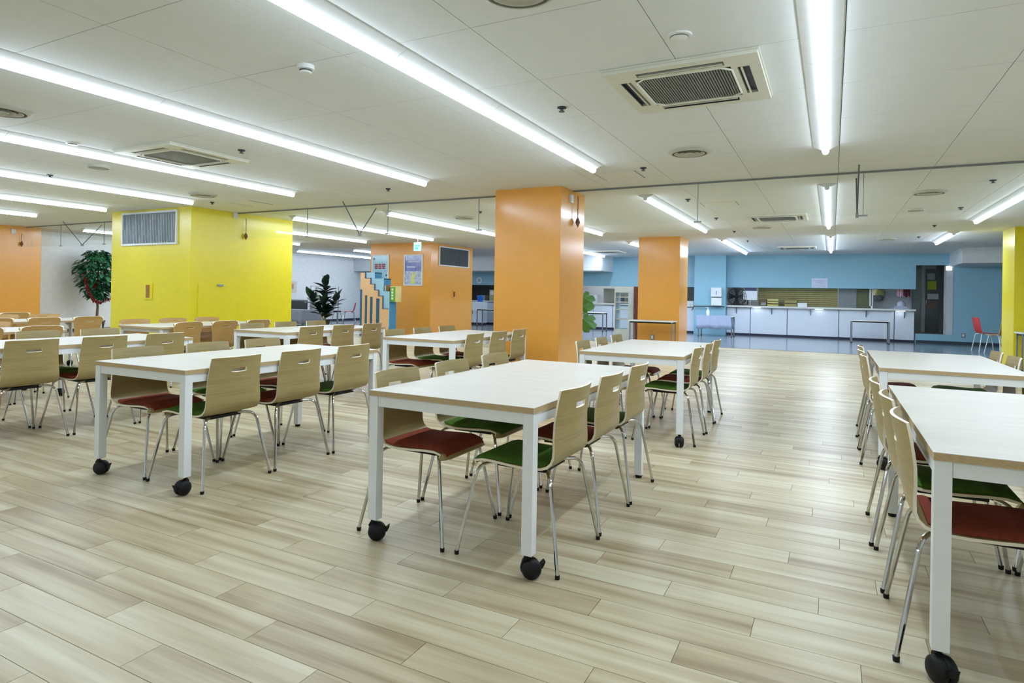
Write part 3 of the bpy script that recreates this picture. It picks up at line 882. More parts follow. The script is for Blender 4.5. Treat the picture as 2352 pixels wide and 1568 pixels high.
# ------------------------------------------------------------------ plants
leaf_dark = mat('rubber_leaf', (30, 54, 40), 0.35, var=0.25, scale=6)
leaf_mid = mat('fake_leaf_green', (40, 96, 60), 0.45, var=0.35, scale=5)
leaf_bright = mat('monstera_leaf', (62, 116, 38), 0.4, var=0.25, scale=6)
bark = mat('bark_brown', (104, 82, 62), 0.9, var=0.2, scale=30)
pot_m = mat('dark_pot', (70, 66, 64), 0.6)
soil = mat('soil', (56, 44, 36), 0.95, var=0.3, scale=60)
def leaf_verts(base, d, up, L, W, curl=0.25, n=4):
    """one leaf as a bent strip with a folded midrib"""
    d = d.normalized(); side = d.cross(up)
    if side.length < 1e-3: side = Vector((1, 0, 0))
    side.normalize(); nrm = side.cross(d)
    V = []; F = []
    prof = [0.12, 0.8, 1.0, 0.7, 0.05]
    for i in range(n + 1):
        t = i / n
        c = base + d * (L * t) - Vector((0, 0, 1)) * (curl * L * t * t)
        w = W * prof[i] / 2
        V += [c - side * w + nrm * w * 0.25, c, c + side * w + nrm * w * 0.25]
    for i in range(n):
        a = i * 3
        F += [(a, a+1, a+4, a+3), (a+1, a+2, a+5, a+4)]
    return V, F
def plant_pot(t, r, h_):
    MB().lathe([(r*0.75, 0.0), (r, h_), (r*1.05, h_), (r*1.05, h_*0.93), (r*0.9, h_*0.93), (r*0.86, h_*0.85), (0, h_*0.85)], 20).obj('pot', pot_m, t, smooth=True)
    MB().lathe([(r*0.88, h_*0.86), (0, h_*0.88)], 20).obj('soil', soil, t)

# artificial tree with red garland by the white wall
rnd = random.Random(3)
tr = thing('potted_tree', 'bushy artificial tree draped with a red garland by the white wall', 'plant', (-17.75, 9.87, 0))
plant_pot(tr, 0.2, 0.32)
MB().tube([(0, 0, 0.27), (0.02, 0.01, 0.7), (-0.01, 0.0, 1.15), (0.02, 0.02, 1.6), (0.0, 0, 2.15)], [0.035, 0.03, 0.028, 0.02, 0.008], 8).obj('trunk', bark, tr, smooth=True)
br = MB()
for k in range(22):
    z = 0.95 + 1.15 * rnd.random(); a = rnd.uniform(0, 6.28)
    rad = 0.12 + 0.42 * math.sin(max(0.05, min(1, (z - 0.8) / 1.4)) * math.pi * 0.8)
    br.tube([(0, 0, z - 0.2), (math.cos(a)*rad*0.5, math.sin(a)*rad*0.5, z - 0.05), (math.cos(a)*rad, math.sin(a)*rad, z)], [0.01, 0.008, 0.004], 5)
br.obj('branches', bark, tr)
fol = MB()
for k in range(900):
    z = 0.95 + 1.28 * rnd.random()
    prof_r = 0.08 + 0.42 * math.sin(min(1.0, max(0, (z - 0.82) / 1.5)) ** 1.25 * math.pi)
    a = rnd.uniform(0, 6.28); rr = prof_r * math.sqrt(rnd.uniform(0.15, 1.0))
    base = Vector((math.cos(a)*rr, math.sin(a)*rr, z))
    d = Vector((math.cos(a + rnd.uniform(-1, 1)), math.sin(a + rnd.uniform(-1, 1)), rnd.uniform(-0.6, 0.35)))
    V, F = leaf_verts(base, d, Vector((0, 0, 1)), rnd.uniform(0.13, 0.2), rnd.uniform(0.075, 0.115), 0.35)
    fol.add(V, F)
o = fol.obj('foliage', leaf_mid, tr); o['kind'] = 'stuff'
gar = MB(); grd = random.Random(5)
def garland(pts):
    path = []
    for k in range(60):
        t = k / 59 * (len(pts) - 1); i = min(int(t), len(pts) - 2); f = t - i
        path.append(Vector(pts[i]).lerp(Vector(pts[i+1]), f))
    for q in path:
        for _ in range(12):
            d = Vector((grd.uniform(-1, 1), grd.uniform(-1, 1), grd.uniform(-1, 1))).normalized()
            V, F = leaf_verts(q, d, Vector((0.3, 0.2, 1)), 0.055, 0.022, 0.0, 4)
            gar.add(V, F)
garland([(0.2, -0.46, 1.55), (0.3, -0.44, 1.3), (0.3, -0.36, 1.05), (0.24, -0.2, 0.86), (0.16, 0.0, 0.80), (0.26, 0.2, 0.92), (0.3, 0.36, 1.2), (0.3, 0.48, 1.5), (0.2, 0.44, 1.62)])
garland([(0.25, 0.2, 1.45), (0.3, -0.05, 1.38), (0.25, -0.25, 1.25), (0.2, 0.1, 1.75)])
o = gar.obj('garland', mat('red_tinsel', (150, 36, 36), 0.4), tr); o['kind'] = 'stuff'
o['label'] = 'red tinsel garland'

# rubber plant behind the yellow shaft
rp_ = thing('potted_rubber_plant', 'dark-leaved rubber plant right of the yellow shaft', 'plant', (-14.4, 15.0, 0))
plant_pot(rp_, 0.19, 0.3)
rnd = random.Random(11)
stems = [((0.0, 0.0), 1.5, (0.02, 0.03)), ((0.05, -0.03), 1.0, (-0.36, -0.28)), ((-0.04, 0.04), 0.98, (0.34, 0.24)), ((0.02, 0.05), 0.8, (0.1, -0.2))]
rleaf_v, rleaf_f = leaf_verts(Vector((0, 0, 0)), Vector((1, 0, 0)), Vector((0, 0, 1)), 0.32, 0.19, 0.18)
rb = MB(); rb.add(rleaf_v, rleaf_f); RLEAF = rb.mesh('leaf', leaf_dark, smooth=True)
for (bx_, by_), hgt, (ex, ey) in stems:
    pts = [Vector((bx_, by_, 0.25)), Vector((bx_ + ex*0.4, by_ + ey*0.4, 0.25 + (hgt-0.25)*0.5)), Vector((bx_ + ex, by_ + ey, hgt))]
    MB().tube(pts, [0.016, 0.013, 0.007], 6).obj('stem', mat('pale_stem', (150, 146, 112), 0.7), rp_)
    nl = int(hgt * 24)
    for k in range(nl):
        t = 0.22 + 0.78 * k / (nl - 1)
        q = pts[0].lerp(pts[1], min(1, t*2)) if t < 0.5 else pts[1].lerp(pts[2], (t - 0.5)*2)
        l = link('leaf', RLEAF, rp_, q)
        l.rotation_euler = (rnd.uniform(-0.3, 0.3), -0.35 - 0.75 * (t > 0.85) - rnd.uniform(0, 0.3), k * 2.4 + rnd.uniform(-0.3, 0.3))
        sc = 0.95 + 0.45 * rnd.random(); l.scale = (sc, sc, sc)

# monstera peeking out behind the middle orange pillar
mo = thing('potted_monstera', 'bright green monstera half hidden behind the middle orange pillar', 'plant', (-3.86, 10.0, 0))
plant_pot(mo, 0.2, 0.34)
def monstera_leaf():
    b = MB(); V = [(0, 0, 0)]; n = 22
    for k in range(n + 1):
        a = -2.5 + 5.0 * k / n
        rr = 0.17 * (1 + 0.35 * math.cos(a)) * (0.70 if k % 4 == 2 else 1.0)
        V.append((0.02 + rr * math.cos(a), rr * 0.9 * math.sin(a), -0.25 * rr * rr * 4 * abs(math.sin(a))))
    b.add(V, [(0, k, k + 1) for k in range(1, n + 1)])
    return b.mesh('leaf', leaf_bright)
ML = monstera_leaf()
for (ex, ey, ez, sc, tip, tilt) in ((0.17, -0.12, 0.84, 1.05, -0.75, 0.25), (0.13, -0.05, 1.04, 0.6, -0.5, -0.2), (0.12, 0.02, 1.2, 0.6, -0.6, 0.1), (-0.22, 0.1, 1.05, 1.2, -2.4, 0.3), (-0.12, -0.25, 0.8, 1.2, -1.8, 0.4), (0.02, 0.25, 1.2, 1.1, -1.0, -0.5)):
    s_ = MB().tube([(0, 0, 0.3), (ex*0.4, ey*0.5, ez*0.8), (ex, ey, ez)], [0.012, 0.009, 0.006], 6).obj('stem', mat('green_stem', (86, 120, 56), 0.6), mo)
    nrm = Vector((0.36, -0.93, 0.25 + tilt * 0.3)).normalized()
    ax = Vector((0.93, 0.36, 0)) * math.cos(tip) + Vector((0, 0, 1)) * math.sin(tip)
    ax = (ax - nrm * ax.dot(nrm)).normalized(); yy = nrm.cross(ax)
    l = link('leaf', ML, s_, (ex, ey, ez))
    l.rotation_euler = Matrix((ax, yy, nrm)).transposed().to_euler(); l.scale = (sc, sc, sc)

# ------------------------------------------------------------------ posters, exit sign, step shelf
poster_w = mat('poster_frame_white', (232, 232, 228), 0.3)
P1 = thing('framed_poster', 'pale blue framed poster with red lettering, behind the step shelf', 'poster', (-11.97, 14.775, 1.25))
def poster(t, w, h_, cm):
    f = MB(); th = 0.03
    f.box(-w/2, w/2, -0.025, 0, 0, th); f.box(-w/2, w/2, -0.025, 0, h_ - th, h_)
    f.box(-w/2, -w/2 + th, -0.025, 0, th, h_ - th); f.box(w/2 - th, w/2, -0.025, 0, th, h_ - th)
    f.obj('frame', poster_w, t, bevel=0.002)
    return MB().box(-w/2 + th, w/2 - th, -0.012, -0.004, th, h_ - th).obj('print', cm, t)
pr = poster(P1, 0.64, 1.1, mat('poster_pale_blue', (150, 200, 224), 0.12, var=0.08, scale=3, coat=0.6))
g = MB()
for k in range(3):
    x = -0.15 + 0.14 * k; z = 0.75
    g.box(x - 0.055, x + 0.055, -0.0155, -0.012, z + 0.05, z + 0.075); g.box(x - 0.055, x + 0.055, -0.0155, -0.012, z - 0.005, z + 0.018)
    g.box(x - 0.055, x + 0.055, -0.0155, -0.012, z - 0.065, z - 0.042)
    g.box(x - 0.055, x - 0.03, -0.0155, -0.012, z - 0.07, z + 0.08); g.box(x + 0.03, x + 0.055, -0.0155, -0.012, z - 0.07, z + 0.08)
    g.box(x - 0.012, x + 0.012, -0.0155, -0.012, z - 0.08, z + 0.09)
g.obj('lettering', mat('poster_red', (196, 76, 84), 0.3), pr)
g = MB()
for (x, z) in ((-0.23, 0.98), (0.23, 0.49)): g.prism([(x-0.035, z), (x, z-0.04), (x+0.035, z), (x, z+0.04)], 1, -0.0155, -0.012)
g.obj('diamonds', mat('poster_navy', (44, 84, 122), 0.3), pr)
P2 = thing('framed_poster', 'violet and cream framed poster, right of the pale blue one', 'poster', (-10.76, 14.775, 1.44))
pr = poster(P2, 0.66, 0.9, mat('poster_violet', (122, 128, 190), 0.12, var=0.35, scale=9, coat=0.6))
MB().box(-0.295, 0.295, -0.0145, -0.012, 0.04, 0.42).obj('lower_print', mat('poster_lilac', (178, 190, 210), 0.15, var=0.35, scale=16), pr)
MB().prism([(-0.08, 0.05), (0.1, 0.05), (0.05, 0.2), (0.09, 0.38), (-0.02, 0.4), (-0.06, 0.24)], 1, -0.0165, -0.0145).obj('yellow_figure', mat('poster_yellow', (206, 212, 128), 0.3, var=0.2, scale=20), pr)
g = MB()
for (x, z, w) in ((-0.1, 0.74, 0.34), (0.02, 0.68, 0.42), (-0.08, 0.52, 0.3)): g.box(x - w/2, x + w/2, -0.0155, -0.012, z, z + 0.045)
g.obj('title_bars', mat('poster_pale_title', (196, 198, 224), 0.3, var=0.3, scale=60), pr)

ex = thing('exit_sign', 'small pale green exit sign hanging before the orange shaft', 'sign', (-9.35, 13.0, 2.36))
MB().box(-0.11, 0.11, -0.02, 0.02, -0.06, 0.16).obj('sign_box', emis('exit_pale_glow', (0.30, 0.56, 0.56), 0.5), ex, bevel=0.004)
MB().tube([(0, 0, 0.16), (0, 0, CEIL - 2.36)], 0.008, 6).obj('rod', mid_grey, ex)
g = MB(); exg = emis('exit_green_glow', (0.03, 0.30, 0.24), 0.4)
g.box(-0.075, 0.06, -0.024, -0.02, 0.06, 0.085); g.prism([(0.09, 0.072), (0.05, 0.105), (0.05, 0.04)][::-1], 1, -0.024, -0.02)
g.box(-0.02, 0.03, -0.024, -0.02, -0.02, 0.03); g.box(-0.06, -0.035, -0.024, -0.02, -0.03, 0.04)
g.obj('arrow', exg, ex)

# step-shaped wooden book shelf with blue edges, seen edge-on in front of the orange shaft
st = thing('step_shelf', 'stair-stepped wooden bookshelf with blue edges and slots, before the orange shaft', 'bookshelf', (-11.45, 13.3, 0))
woodp = wood('pale_board', (206, 164, 118), (216, 178, 134), 0.5, (2, 2, 14))
tealm = mat('teal_board', (40, 92, 124), 0.5)
lblue = mat('light_blue_board', (150, 186, 206), 0.5)
# front wood panel: stepped top-right outline, with four slots (built from columns so the slots stay open)
zs = [(0.0, 0.13, 1.76), (0.13, 0.28, 1.60), (0.28, 0.39, 1.44), (0.39, 0.50, 1.28), (0.50, 0.62, 1.12), (0.62, 0.78, 0.78)]
slots = [(-0.02, 0.055, 1.30), (0.13, 0.20, 1.14), (0.27, 0.35, 1.10), (0.44, 0.54, 1.06)]
edges = sorted(set([0.0, 0.78] + [v for z in zs for v in z[:2]] + [v for s in slots for v in s[:2] if v > 0]))
w_ = MB()
for a, b in zip(edges[:-1], edges[1:]):
    mid = (a + b) / 2
    top = [z[2] for z in zs if z[0] <= mid <= z[1]][0]
    sl = [s for s in slots if s[0] <= mid <= s[1]]
    w_.box(a*1.25, b*1.25, -0.012, 0.012, (sl[0][2] if sl else 0.0), top)
w_.obj('front_panel', woodp, st)
for (a, b, zt_) in slots:
    MB().box(a*1.25, b*1.25, 0.012, 0.30, 0.02, zt_).obj('slot_lining', tealm, st)
zs2 = [(0.13, 0.39, 1.76), (0.28, 0.62, 1.60), (0.28, 0.62, 1.45), (0.50, 0.78, 1.24)]
b2 = MB(); bl = [(0.13, 0.37, 1.765), (0.37, 0.62, 1.60), (0.62, 0.78, 1.26)]
for (a, b, zt_) in bl: b2.box(a*1.25, b*1.25, 0.016, 0.03, 0.3, zt_)
b2.obj('back_panel', lblue, st)
trm = MB(); prev = None
for (a, b, zt_) in zs:
    trm.box(a*1.25, b*1.25, -0.016, 0.016, zt_, zt_ + 0.018)
    if prev: trm.box(a*1.25 - 0.009, a*1.25 + 0.009, -0.016, 0.016, zt_, prev + 0.018)
    prev = zt_
trm.obj('step_edging', mat('slate_edge', (70, 92, 108), 0.5), st)
for (a, b, zt_) in bl:
    c_ = MB().box(a*1.25, b*1.25, 0.03, 0.33, zt_ - 0.02, zt_); c_.box(b*1.25 - 0.018, b*1.25, 0.03, 0.33, zt_ - (0.40 if b < 0.7 else zt_), zt_)
    c_.obj('tread_board', mat('teal_side', (58, 128, 164), 0.5), st)
# books on the low right step
bkm = [mat('book_white', (222, 220, 212), 0.6), mat('book_brown', (142, 98, 70), 0.6), mat('book_green', (86, 140, 74), 0.6), mat('book_red', (172, 84, 70), 0.6)]
for k in range(4):
    b = MB(); hh_ = (0.15, 0.17, 0.14, 0.16)[k]
    b.box(-0.012, 0.012, 0, 0.16, 0, hh_); b.box(-0.010, 0.010, -0.002, 0.0, 0.01, hh_ - 0.01)
    o = b.obj('book', bkm[k]); o.location = (-11.45 + 0.80 + 0.033 * k, 13.36, 1.262)
    tag(o, ('white spined', 'brown spined', 'green spined', 'red spined')[k] + ' book standing on the step shelf', 'book', 'books on the step shelf')
rk = thing('leaflet_box', 'green and cream leaflet box hung at the side of the step shelf', 'leaflet box', (-10.474, 13.35, 0.98))
MB().box(0, 0.22, 0, 0.2, 0, 0.42).obj('box', mat('leaflet_cream', (206, 186, 120), 0.6), rk)
MB().box(-0.0, 0.17, -0.006, 0.0, 0.0, 0.40).obj('front_card', mat('leaflet_green', (96, 152, 58), 0.6, var=0.2, scale=30), rk)
g = MB()
for k in range(4): g.box(0.05, 0.11, -0.009, -0.006, 0.06 + 0.08*k, 0.115 + 0.08*k)
g.obj('lettering', mat('leaflet_pale', (206, 224, 190), 0.6), rk)

# ------------------------------------------------------------------ kitchen counter and what stands there
cn = thing('serving_counter', 'long white serving counter below the blue kitchen wall', 'counter', (0, YW, 0))
pj = [-3.17, -2.41, -1.28, 0.21, 1.70, 2.22]
for a, b in zip(pj[:-1], pj[1:]):
    MB().box(a + 0.012, b - 0.012, -0.03, 0.1, 0.07, 0.93).obj('front_panel', counter_white, cn, bevel=0.003)
MB().box(-3.17, 2.2, 0.0, 0.12, 0.0, 0.93).obj('carcass', mat('joint_grey', (112, 122, 134), 0.5), cn)
MB().box(-3.16, 2.24, -0.16, 0.55, 0.945, 1.0).obj('worktop', mat('worktop_pale', (214, 220, 214), 0.3), cn, bevel=0.004)
for x in (-1.75, -0.6, 0.95, 1.95, -2.85):
    MB().prism([(-0.03, 0.93), (-0.03, 0.72), (-0.15, 0.93)], 0, x - 0.008, x + 0.008).obj('bracket', steel, cn)
MB().box(-3.16, 2.2, -0.035, 0.0, 0.0, 0.07).obj('toe_kick', mat('toe_navy', (36, 38, 62), 0.5), cn)
for x in (-2.2, -0.35, 1.85):  # small bright reflections at the counter, imitated by glowing strips
    MB().box(x - 0.12, x + 0.12, -0.155, -0.10, 0.936, 0.944).obj('counter_glint', emis('glint_glow_%d' % int(x*10), (0.9, 0.95, 1), 6.0), cn)
cl = thing('serving_counter', 'white counter with panels left of the far orange pillar', 'counter', (0, YW, 0))
xs_ = [-13.4, -12.2, -11.0, -9.8, -8.7, -7.95, -7.2, -6.0, -4.8, -4.22]
for a, b in zip(xs_[:-1], xs_[1:]):
    MB().box(a + 0.012, b - 0.012, -0.03, 0.1, 0.07, 0.90).obj('front_panel', counter_white, cl, bevel=0.003)
MB().box(-13.4, -4.21, 0.0, 0.12, 0.0, 0.90).obj('carcass', MATS['joint_grey'], cl)
MB().box(-13.4, -4.21, -0.12, 0.55, 0.92, 0.97).obj('worktop', MATS['worktop_pale'], cl, bevel=0.004)
MB().box(-13.4, -4.21, -0.035, 0.0, 0.0, 0.07).obj('toe_kick', MATS['toe_navy'], cl)

# shutter and panels behind the hatch
sh = thing('roller_shutter', 'olive slatted roller shutter closing the kitchen hatch', 'shutter', (-1.02, YW + 0.42, 1.002))
olive = mat('olive_slat', (164, 154, 104), 0.45, var=0.08)
sl_me = MB().prism([(0.0, 0.0), (-0.008, 0.006), (-0.03, 0.03), (-0.028, 0.05), (-0.004, 0.058), (0.0, 0.062)], 0, -1.19, 1.19).mesh('slat', olive)
for k in range(10): link('slat', sl_me, sh, (0, 0, 0.066 * k))
MB().box(-1.19, 1.19, 0.0, 0.02, 0, 0.66).obj('backing', dark_grey, sh)
kp = MB(); kp.box(0.2, 0.7, YW + 0.44, YW + 0.48, 1.0, 1.64); tag(kp.obj('hatch_panel', mat('grey_hatch_panel', (128, 134, 140), 0.4, var=0.06), bevel=0.003), 'grey panel right of the olive shutter', 'panel')
kp = MB(); kp.box(0.70, 1.06, YW + 0.46, YW + 0.5, 1.0, 1.64); tag(kp.obj('hatch_panel', mat('olive_hatch_panel', (96, 100, 68), 0.5, var=0.06), bevel=0.003), 'dark olive panel right of the grey one', 'panel')
kp = MB(); kp.box(1.05, 1.09, YW + 0.3, YW + 0.36, 1.0, 1.64); kp.box(1.12, 1.15, YW + 0.3, YW + 0.36, 1.06, 1.64); kp.box(1.05, 1.15, YW + 0.3, YW + 0.36, 1.0, 1.07)
tag(kp.obj('towel_pole', table_white, bevel=0.004), 'white upright pole in the hatch, right of the olive panel', 'pole')
kp = MB(); kp.lathe([(0.17, 0.0), (0.15, 0.16), (0.08, 0.22), (0, 0.22)], 16, (1.36, YW + 1.1, 1.42)); kp.lathe([(0.16, -0.02), (0.12, -0.14), (0.0, -0.18)], 16, (1.36, YW + 1.1, 1.40), 1)
tag(kp.obj('hanging_bowl', [mat('bowl_cream', (206, 196, 140), 0.4), steel], smooth=True), 'cream and grey bowl hanging in the kitchen hatch', 'bowl')
for (x, c_, lb) in ((1.86, (206, 168, 182), 'pink cloth hanging at the hatch top'), (2.04, (92, 34, 52), 'dark red cloth hanging at the hatch top')):
    b = MB(); w = 0.09; n = 9
    V = []; F = []
    for lay in (0, 0.008):
        for i in range(n):
            u = -w + 2*w*i/(n-1)
            for z in (1.60, 1.47, 1.38 + 0.03*math.sin(i*1.3)):
                V.append((x + u, YW + 0.3 + 0.018*math.sin(i*1.9) + lay, z))
    m_ = 3*n
    for i in range(n-1):
        for j in range(2):
            a = i*3+j; F.append((a, a+3, a+4, a+1)); F.append((m_+a, m_+a+1, m_+a+4, m_+a+3))
    for i in range(n-1):
        F.append((i*3, m_+i*3, m_+i*3+3, i*3+3)); F.append((i*3+2, i*3+5, m_+i*3+5, m_+i*3+2))
    F.append((0, 1, m_+1, m_)); F.append((1, 2, m_+2, m_+1)); e_ = (n-1)*3; F.append((e_, m_+e_, m_+e_+1, e_+1)); F.append((e_+1, m_+e_+1, m_+e_+2, e_+2))
    b.add(V, F); tag(b.obj('hanging_cloth', mat(lb, c_, 0.9), smooth=True), lb, 'cloth', 'cloths at the hatch')
b = MB(); b.box(1.66, 2.1, YW + 0.1, YW + 0.42, 1.0, 1.03); b.box(1.72, 2.04, YW + 0.14, YW + 0.38, 1.03, 1.08); b.lathe([(0.12, 0.0), (0.1, 0.12), (0.03, 0.17), (0, 0.17)], 14, (1.9, YW + 0.26, 1.08))
tag(b.obj('tray_stack', mat('tray_lilac', (176, 182, 206), 0.4), bevel=0.004), 'stack of pale trays at the right end of the counter', 'tray')

# door opening: dark back room with a panelled door leaf
bk = thing('kitchen_door', 'dark panelled door with notices in the opening at right', 'door', (2.62, YW + 1.2, 0.27))
MB().box(0.0, 0.36, 0, 0.04, 0.0, 2.0).obj('leaf', mat('dark_door', (66, 74, 74), 0.4), bk, bevel=0.004)
MB().box(0.05, 0.28, -0.006, 0, 1.35, 1.62).obj('yellow_notice', mat('lime_notice', (180, 190, 44), 0.6), bk)
MB().box(0.04, 0.24, -0.006, 0, 1.66, 1.86).obj('paper_notice', mat('paper_grey', (160, 170, 172), 0.6), bk)
MB().box(0.05, 0.34, -0.006, 0, 1.05, 1.22).obj('white_notice', mat('paper_grey2', (180, 190, 194), 0.6), bk)
MB().box(0.05, 0.32, -0.006, 0, 0.75, 1.0).obj('brown_panel', mat('door_brown', (96, 78, 64), 0.5), bk)
MB().box(0.01, 0.03, -0.05, 0.0, 0.9, 1.02).obj('handle', steel, bk, bevel=0.003)
b = MB(); b.box(2.26, 2.5, YW + 1.1, YW + 1.25, 0.27, 2.4); b.box(2.28, 2.48, YW + 1.08, YW + 1.1, 0.5, 2.2)
tag(b.obj('steel_locker', mat('locker_grey', (92, 102, 106), 0.35, 0.4), bevel=0.004), 'tall grey steel locker inside the door opening', 'locker')
b = MB().box(2.2, 3.1, YW + 0.15, YW + 1.3, 0.2, 0.27); struct(b.obj('floor_step', mat('step_brown', (110, 104, 98), 0.5)), 'raised brown floor behind the door opening')
MB_ = MB().box(3.0, 3.1, YW - 0.03, YW - 0.012, 2.2, 2.27); MB_.box(2.98, 3.12, YW - 0.012, YW - 0.002, 2.18, 2.29)
tag(MB_.obj('door_lamp', emis('door_lamp_glow', (0.85, 0.9, 1.0), 8.0), bevel=0.004), 'small bright lamp at the top right of the door opening', 'lamp')

# unseen kitchen lamps, added to brighten the view through the hatch
for (x, y, lb) in ((-1.0, YW + 1.6, 'unseen lamp added to brighten the kitchen behind the shutter'), (-8.5, YW + 1.6, 'unseen lamp added to brighten the left part of the kitchen')):
    t = thing('added_kitchen_lamp', lb, 'lamp', (x, y, 2.5))
    MB().box(-0.6, 0.6, -0.08, 0.08, -0.05, -0.001).obj('housing', table_white, t, bevel=0.004)
    MB().box(-0.58, 0.58, -0.05, 0.05, -0.07, -0.05).obj('tube', emis('kitchen_fill_tube_%d' % int(x), (0.95, 0.97, 1.0), 150.0), t)

# sign on the blue wall
b = thing('paper_sign', 'white paper notice taped to the blue wall above the shutter', 'notice', (-0.35, YW - 0.004, 1.62))
MB().box(-0.23, 0.23, -0.004, 0.0, 0, 0.31).obj('sheet', mat('notice_white', (206, 216, 238), 0.6), b)
g = MB()
for k, (w, z) in enumerate(((0.3, 0.22), (0.22, 0.17), (0.26, 0.12), (0.34, 0.05))): g.box(-w/2, w/2, -0.0055, -0.004, z, z + 0.018)
g.obj('faint_writing', mat('notice_grey_ink', (176, 188, 214), 0.6), b)
# round white sign at far left
b = MB(); nn = 20
ring = [(math.cos(2*math.pi*k/nn), math.sin(2*math.pi*k/nn)) for k in range(nn)]
b.prism([(-12.95 + 0.13*c_, 1.80 + 0.13*s_) for c_, s_ in ring], 1, YW - 0.02, YW - 0.002); b.prism([(-12.95 + 0.07*c_, 1.80 + 0.07*s_) for c_, s_ in ring], 1, YW - 0.026, YW - 0.02, 1)
tag(b.obj('round_sign', [table_white, mat('sign_pale_blue', (150, 186, 206), 0.5)]), 'small round white sign on the blue wall left of the orange pillar', 'sign')

# hand dryer on the blue pilaster
hd = thing('hand_dryer', 'tall white hand dryer on the blue pilaster', 'hand dryer', (-3.45, YW - 0.28, 0.98))
hw_ = mat('dryer_white', (226, 232, 232), 0.3)
MB().box(-0.17, 0.17, -0.2, 0.0, 0.30, 0.61).obj('upper_body', hw_, hd, bevel=0.02)
MB().box(-0.17, 0.17, -0.15, 0.0, 0.0, 0.26).obj('lower_body', hw_, hd, bevel=0.02)
MB().box(-0.16, 0.16, -0.1, 0.0, 0.255, 0.305).obj('hand_gap', mat('dryer_grey', (160, 170, 176), 0.4), hd)
MB().box(-0.012, 0.012, -0.204, -0.2, 0.36, 0.50).obj('indicator', mat('indicator_blue', (108, 112, 190), 0.4), hd)
MB().tube([(-0.75, -0.12, -0.03), (0.27, -0.12, -0.03)], 0.018, 8).obj('rail', dark_grey, hd)
MB().tube([(-0.72, -0.12, -0.03), (-0.8, -0.14, -0.17)], 0.018, 8).obj('rail_hook', dark_grey, hd)

# big black fan on the counter
fn = thing('floor_fan', 'big round black fan standing on the counter', 'fan', (-2.86, YW + 0.12, 1.0))
R_ = 0.31; cz = 0.30
g = MB()
def ring_pts(r_, y, n=28): return [(r_*math.cos(2*math.pi*k/n), y, cz + r_*math.sin(2*math.pi*k/n)) for k in range(n + 1)]
for r_, y in ((R_, 0), (R_, -0.07), (R_*0.85, -0.1), (R_*0.65, -0.115), (R_*0.45, -0.12), (R_*0.25, -0.12), (R_*0.92, 0.05)): g.tube(ring_pts(r_, y), 0.007, 5)
for k in range(16):
    a = 2*math.pi*k/16; c_, s_ = math.cos(a), math.sin(a)
    g.tube([(R_*0.1*c_, -0.122, cz + R_*0.1*s_), (R_*0.7*c_, -0.113, cz + R_*0.7*s_), (R_*c_, -0.07, cz + R_*s_), (R_*c_, 0, cz + R_*s_)], 0.005, 4)
g.obj('cage', black_plastic, fn)
for k in range(4):
    a0 = k * math.pi/2
    V = []; 
    for lay in (0.0, 0.006):
        for (r_, da, dy) in ((0.05, -0.5, -0.02), (0.27, -0.45, -0.035), (0.28, 0.35, 0.03), (0.05, 0.5, 0.02)):
            V.append((r_*math.cos(a0+da), -0.03 + dy + lay, cz + r_*math.sin(a0+da)))
    MB().add(V, [(0,1,2,3), (7,6,5,4), (0,4,5,1), (1,5,6,2), (2,6,7,3), (3,7,4,0)]).obj('blade', mat('fan_blade_dark', (40, 48, 54), 0.35), fn)
mm = MB()
nn = 16; V = []; F = []
for (rr, y) in ((0.0, -0.125), (0.05, -0.12), (0.06, -0.05), (0.07, 0.04), (0.06, 0.13), (0.0, 0.14)):
    for k in range(nn): V.append((rr*math.cos(2*math.pi*k/nn), y, cz + rr*math.sin(2*math.pi*k/nn)))
for i in range(5):
    for k in range(nn): F.append((i*nn+k, i*nn+(k+1) % nn, (i+1)*nn+(k+1) % nn, (i+1)*nn+k))
mm.add(V, F).obj('motor', black_plastic, fn, smooth=True)
MB().tube([(-R_-0.03, 0, cz), (-R_-0.03, 0, 0.05), (-R_-0.02, -0.1, 0.015), (R_+0.02, -0.1, 0.015), (R_+0.03, 0, 0.05), (R_+0.03, 0, cz)], 0.014, 8).obj('stand', black_plastic, fn)

# menu board beside the fan, boxes on the counter
b = thing('menu_board', 'white menu board with dark header beside the black fan', 'notice board', (-2.43, YW + 0.05, 1.0))
MB().box(-0.22, 0.22, 0, 0.02, 0.19, 0.5).obj('board', mat('board_white', (226, 232, 240), 0.4), b, bevel=0.003)
MB().box(-0.17, 0.19, -0.003, 0.02, 0.5, 0.60).obj('header', mat('board_navy', (52, 56, 94), 0.4, var=0.3, scale=40), b)
MB().box(-0.02, 0.02, 0.005, 0.035, 0.0, 0.2).obj('post', steel, b); MB().box(-0.16, 0.16, -0.06, 0.1, 0.0, 0.012).obj('base', steel, b)
def crate(x, y, z, w, d_, h_, rot, c_, lb, slats=3):
    t = thing('paper_tray', lb, 'tray', (x, y, z), rot)
    for k in range(slats):
        s = MB(); zz = h_ * k / slats
        s.box(-w/2, w/2, -d_/2, d_/2, zz, zz + 0.012); s.box(-w/2, -w/2 + 0.012, -d_/2, d_/2, zz, zz + h_/slats - 0.012); s.box(w/2 - 0.012, w/2, -d_/2, d_/2, zz, zz + h_/slats - 0.012)
        s.box(-w/2, w/2, -d_/2, -d_/2 + 0.012, zz, zz + h_/slats*0.7)
        s.obj('tier', mat(lb + ' tier', c_, 0.5), t)
crate(-1.73, YW + 0.12, 1.0, 0.34, 0.26, 0.26, 0.06, (196, 190, 116), 'cream tiered tray leaning on the counter before the shutter')
crate(-1.18, YW + 0.14, 1.0, 0.38, 0.26, 0.24, -0.05, (156, 146, 88), 'olive tiered tray right of the cream one', 2)
